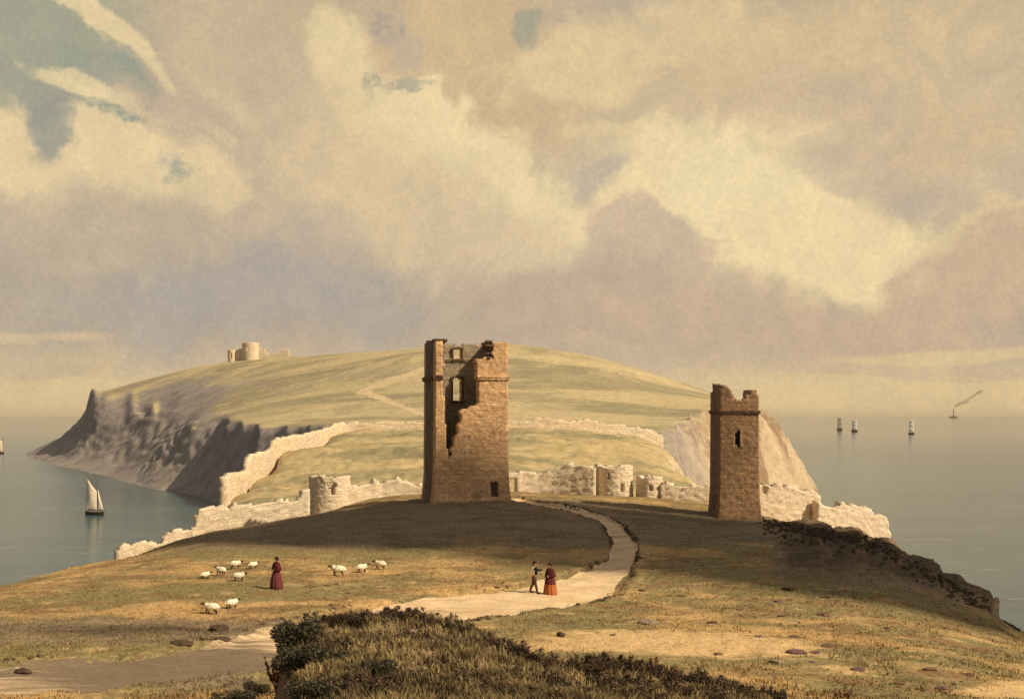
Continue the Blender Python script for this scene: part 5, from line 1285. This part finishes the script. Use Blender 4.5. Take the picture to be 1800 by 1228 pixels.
plant('gorse_bush', 'bush', 528, 1180, 16, 23, .75, .60, 'dark green bush below the tallest bush of the foreground mound, beside the rust plant', 'bush')
plant('gorse_bush', 'bush', 590, 1165, 16, 22, .62, .34, 'dark low bush in the hollow left of the middle of the foreground mound', 'bush')
plant('gorse_bush', 'bush', 650, 1188, 16, 22, .66, .38, 'dark bush halfway down the front of the foreground mound', 'bush')
plant('gorse_bush', 'bush', 545, 1222, 15, 22, .7, .36, 'dark bush at the bottom edge below the left end of the foreground mound', 'bush')
plant('gorse_bush', 'clump', 775, 1200, 15, 22, .8, .5, 'brown heather patch right of the middle of the foreground mound', 'bush')
plant('gorse_bush', 'clump', 700, 1222, 15, 22, .8, .5, 'brown heather patch at the bottom edge under the mound middle', 'bush')
plant('gorse_bush', 'clump', 850, 1218, 15, 22, .7, .4, 'brown heather patch at the bottom edge below the dip of the ridge', 'bush')
plant('gorse_bush', 'bush', 410, 1232, 26, 34, 1.0, .42, 'wide low dark bush at the bottom edge left of the mound', 'bush')
plant('gorse_bush', 'bush', 455, 1222, 26, 34, .7, .5, 'small dark bush between the wide low bush and the mound', 'bush')
for px, py, sx, sz in [(585, 1097, .42, .5), (622, 1092, .5, .55), (660, 1090, .5, .6), (700, 1088, .5, .62), (738, 1092, .55, .66), (775, 1099, .5, .56), (806, 1108, .42, .45), (858, 1130, .42, .4), (893, 1147, .6, .62), (922, 1158, .55, .6), (950, 1168, .5, .55),
                       (990, 1176, .55, .6), (1025, 1178, .55, .6), (1060, 1178, .6, .7), (1098, 1179, .62, .75), (1135, 1186, .6, .72), (1172, 1194, .58, .66), (1205, 1202, .6, .7), (1240, 1207, .6, .62), (1275, 1216, .5, .5), (1310, 1222, .55, .5), (1350, 1228, .6, .6)]:
    plant('heather_clump', 'clump', px, py, 19, 24, sx * 1.3, sz * 1.2, CREST, 'heather', 'heather clumps on the mound crest')
for px, py, sx, sz in [(560, 1120, .7, .5), (600, 1135, .8, .5), (640, 1160, .8, .5), (690, 1120, .8, .4), (740, 1118, .8, .4), (620, 1205, .9, .6), (670, 1215, .9, .6), (740, 1185, .7, .4), (800, 1175, .7, .4), (810, 1212, .9, .5), (880, 1180, .7, .4), (900, 1215, .8, .4), (1060, 1220, .9, .5), (1130, 1225, .9, .5), (1230, 1225, .9, .5), (960, 1195, .7, .5), (1040, 1202, .9, .6), (1110, 1205, .9, .6), (1180, 1217, .9, .6), (1000, 1215, .7, .4)]:
    plant('heather_clump', 'clump', px, py, 16, 23, sx, sz, 'dark heather clump on the near face of the foreground mound', 'heather', 'heather clumps on the mound face')
plant('rust_plant', 'sprig', 489, 1168, 20, 34, .75, .9, 'rust red leafy plant against the left foot of the foreground mound', 'plant', q=0)
plant('rust_plant', 'sprig', 1160, 1182, 19, 24, .62, .75, 'rust red sprigs standing on the right crest of the foreground mound', 'plant', q=1)
plant('rust_plant', 'sprig', 1482, 1226, 24, 34, .8, .62, 'brown fern fronds at the bottom edge right of the mound', 'plant', q=2)
# dark heather mat on the right brow, and ragged turf along the sunken track: too many sprays to count
r = np.random.default_rng(77); cs, rs = [], []
for k in range(330):
    px = r.uniform(1340, 1790); base = np.interp(px, [1340, 1440, 1500, 1560, 1640, 1740, 1790], [909, 929, 939, 960, 1003, 1058, 1108]); py = base + abs(r.normal(0, 16)) + 1
    p = near.hit(px, py, 60, 106, 400); cs.append((p.x, p.y, p.z + .05)); rs.append(r.uniform(.06, .17))
for k in range(150):
    px = r.uniform(1330, 1560); p = near.hit(px, r.uniform(908, 925) + (px - 1330) * .18, 60, 106, 400); cs.append((p.x, p.y, p.z)); rs.append(r.uniform(.10, .26))
tt = np.linspace(0, 1, len(pc))
for k in range(520):
    i = r.integers(4, len(pc) - 3); t = pc[i + 1] - pc[i]; t /= np.linalg.norm(t); side = 1 if r.random() < .6 else -1
    if fbm(pc[i][0] / 2.5 + 9 * side, pc[i][1] / 3.5, 2, 7) < .06: continue
    w_ = pwid[i] * (1.12 + abs(r.normal(0, .10))); x, y = pc[i][0] + t[1] * w_ * side, pc[i][1] - t[0] * w_ * side
    cs.append((x, y, float(near.h(x, y)) - .02)); rs.append(r.uniform(.06, .17))
cs, rs = np.array(cs), np.array(rs)
v, f, tone, n = leaf_cloud(cs - [0, 0, 0], rs, 60000, .055, 78, .7, .3)
hm = mesh_np('heather', v, f); attr(hm, 'tone', tone)
BROWH = leaf_material('brow_heather_leaves', (0.10, 0.073, 0.047), (0.17, 0.125, 0.078), (0.24, 0.16, 0.09), .86)
tag(link('heather', hm, BROWH), 'dark heather mat on the right brow and along the track', None, None, 'stuff')

STONES = [plain('brown_stone', (0.16, 0.095, 0.06), .9, .35, 9, .6), plain('plum_stone', (0.15, 0.085, 0.085), .9, .3, 9, .6), plain('grey_stone', (0.26, 0.20, 0.13), .9, .3, 9, .6), plain('dark_stone', (0.085, 0.055, 0.035), .9, .3, 9, .6)]
def stone_mesh(seed):
    r = np.random.default_rng(seed); mb = MB(); ax = r.normal(size=(10, 3)); ax /= np.linalg.norm(ax, axis=1)[:, None]; cut = r.uniform(.55, .9, 10)
    def fn(d):
        d = np.array(d); q = ax @ d; q = np.where(q > .05, cut / np.maximum(q, .05), 9)
        return float(min(1.0, q.min()))
    mb.ball((0, 0, .12), (.5, .36, .26), 20, 14, fn); return mb.mesh('stone')
SM = [stone_mesh(k) for k in range(6)]
SPOT = [(1252, 1095, 20, 3), (1299, 1072, 14, 1), (1373, 1083, 14, 3), (1447, 1081, 34, 0), (1333, 1119, 17, 1), (1397, 1120, 24, 0), (1262, 1150, 20, 0), (1364, 1164, 34, 2), (1400, 1147, 38, 1), (1433, 1148, 24, 1), (1457, 1136, 28, 0), (1427, 1163, 14, 1),
        (1507, 1178, 32, 1), (1558, 1104, 16, 3), (1635, 1177, 26, 0), (1583, 1202, 30, 0), (1702, 1186, 26, 0), (1655, 1210, 24, 1), (1368, 1058, 18, 1), (1385, 1036, 30, 3), (1450, 1050, 20, 0), (1485, 1038, 8, 0),
        (1052, 1112, 12, 2), (1058, 1076, 14, 0), (1128, 1038, 16, 3), (1054, 1090, 10, 1), (1100, 1089, 10, 1), (1078, 1116, 14, 3), (1196, 1048, 20, 0), (1210, 1036, 8, 0), (1270, 1093, 5, 3), (1405, 1094, 6, 3), (1690, 1198, 6, 1), (1296, 1101, 5, 3), (1330, 1052, 9, 3), (1425, 1032, 10, 0),
        (592, 1026, 8, 3), (640, 1031, 9, 3), (700, 1010, 8, 3), (540, 1030, 10, 0), (575, 1029, 13, 0), (612, 1043, 14, 0), (555, 1031, 5, 3), (828, 992, 10, 0), (760, 1008, 7, 3), (850, 965, 8, 0)]
def put_stone(px, py, w, mi, label, k, cat='stone', group='stones scattered over the turf', flat=1.0, name='stone'):
    p = near.hit(px, py, 27, 95); o = bpy.data.objects.new(name, SM[k % 6].copy()); o.data.materials.append(STONES[mi]); COL.objects.link(o)
    s = w / F * p.y; o.location = p; o.location.z -= .05 * s; o.scale = (s, s * 1.1, max(s * .62, .13) * flat); o.rotation_euler = (rb.uniform(-.12, .12), rb.uniform(-.12, .12), rb.uniform(-.35, .35))
    return tag(o, label, cat, group)
for k, (px, py, w, mi) in enumerate(SPOT):
    lb = ['flat brown stone lying in the turf of the right slope', 'flat plum coloured stone lying in the turf of the right slope', 'flat grey stone lying in the turf of the right slope', 'flat dark stone lying in the turf of the right slope'][mi] if px > 860 else 'small dark stone in the turf between the lone woman and the track'
    put_stone(px, py, w, mi, lb, k)
put_stone(986, 1118, 22, 3, 'squarish dark stone block just above the mound ridge', 1, group=None, flat=1.9)
put_stone(1140, 1096, 40, 2, 'long tilted grey slab on the right slope beside the track', 4, group=None, flat=1.2)
put_stone(40, 1184, 34, 3, 'broad dark boulder by the track at the far left', 2, group=None, flat=1.6)
put_stone(385, 1108, 40, 3, 'dark forked lump of rock on the left turf above the track', 3, group=None, flat=1.5)
put_stone(320, 1131, 46, 3, 'long low dark ledge of rock beside the track on the left', 5, group=None, flat=.8)
put_stone(388, 1124, 36, 3, 'short dark ledge of rock nearer the mound on the left', 0, group=None, flat=.8)
# pale upright stone on the brow
p = near.hit(1748, 1092, 58, 76); mb = MB()
prof = [(-.15, .20), (.3, .21), (.8, .17), (1.2, .14), (1.42, .07)]
vs, fs = [], []
for z, hw in prof:
    for sx, sy in ((-1, -1), (1, -1), (1, 1), (-1, 1)): vs.append((sx * hw * 1.0 + .09 * z + rb.uniform(-.02, .02), sy * hw * .7 + rb.uniform(-.02, .02), z))
for i in range(len(prof) - 1):
    for j in range(4): fs.append((i * 4 + j, i * 4 + (j + 1) % 4, i * 4 + 4 + (j + 1) % 4, i * 4 + 4 + j))
fs.append((16, 17, 18, 19)); mb.add(vs, fs)
o = mb.build('standing_stone', plain('pale_weathered_stone', (0.36, 0.29, 0.20), .9, .35, 6, .6)); o.location = p; o.rotation_euler = (0, math.radians(6), .2)
o.location = near.hit(1744, 1080, 58, 76); o.location.z -= .45
tag(o, 'thin pale upright stone on the dark brow at the far right', 'stone')

# ------------------------------------------------------------------ a cloud added out of view, its puffs placed to throw shade across the brow and the foot of the towers
m, g, bs = material('shadow_cloud_white'); g.put(bs.inputs['Base Color'], (0.8, 0.78, 0.74)); bs.inputs['Roughness'].default_value = 1
CL = MB(); rr = random.Random(8)
for x, y, r_ in [(-25, 88, 2.6), (-20, 88, 4.2), (-13, 88, 6), (-6, 87.5, 7.2), (2, 86, 8), (10, 84, 7), (20, 81.5, 6.3), (29, 80.5, 7), (38, 77, 7), (46, 73, 5), (8, 69, 4), (13, 66, 4.5), (18, 62, 4.5), (22, 58, 4), (4, 72, 4), (27, 60, 4), (10, 79, 6), (26, 77, 6), (36, 72, 6), (44, 68, 5), (-8, 92.5, 3.9), (-1, 93, 3.9), (-22, 84, 4), (-14, 81, 5), (-4, 79, 5.5), (3, 77, 5.5), (16, 74, 6), (24, 71, 6.5), (31, 68, 6.5), (38, 64, 5.5), (26, 65, 4), (33, 62, 4.5), (20, 69, 4.5), (12, 73, 4.5), (9, 73, 4.5), (14, 62, 3.5), (17, 58, 3), (24, 55, 3.5)]:
    t = (240 + rr.uniform(-4, 4)) / SUN.z; q = Vector((x, y, 31.5)) + SUN * t
    s1, s2 = rr.uniform(0, 6), rr.uniform(0, 6)
    r_ *= 1.08
    CL.ball(q, (r_, r_, r_ * .9), 18, 12, lambda d: 1 + .12 * math.sin(4 * d[0] + s1) * math.sin(5 * d[1] + s2) + .06 * math.sin(9 * d[2] + s1))
cl = CL.build('shadow_cloud', m, None, True); rm = cl.modifiers.new('r', 'REMESH'); rm.mode = 'VOXEL'; rm.voxel_size = 1.0; bake(cl); cl.data.polygons.foreach_set('use_smooth', np.ones(len(cl.data.polygons), dtype=bool))
if not cl.data.materials: cl.data.materials.append(m)
tag(cl, kind='structure')

# ------------------------------------------------------------------ sea air: a thin even haze round everything
hz = bpy.data.materials.new('haze'); hz.use_nodes = True; g = N(hz.node_tree); g.n.remove(g.n['Principled BSDF'])
pv = g.new('ShaderNodeVolumePrincipled'); pv.inputs['Color'].default_value = (0.95, 0.80, 0.62, 1); pv.inputs['Density'].default_value = HAZE; pv.inputs['Anisotropy'].default_value = 0.0
g.l.new(pv.outputs[0], g.n['Material Output'].inputs['Volume'])
mb = MB(); mb.box((0, 0, 59.0), (82000, 82000, 122.0)); o = mb.build('haze', hz); tag(o, kind='stuff')
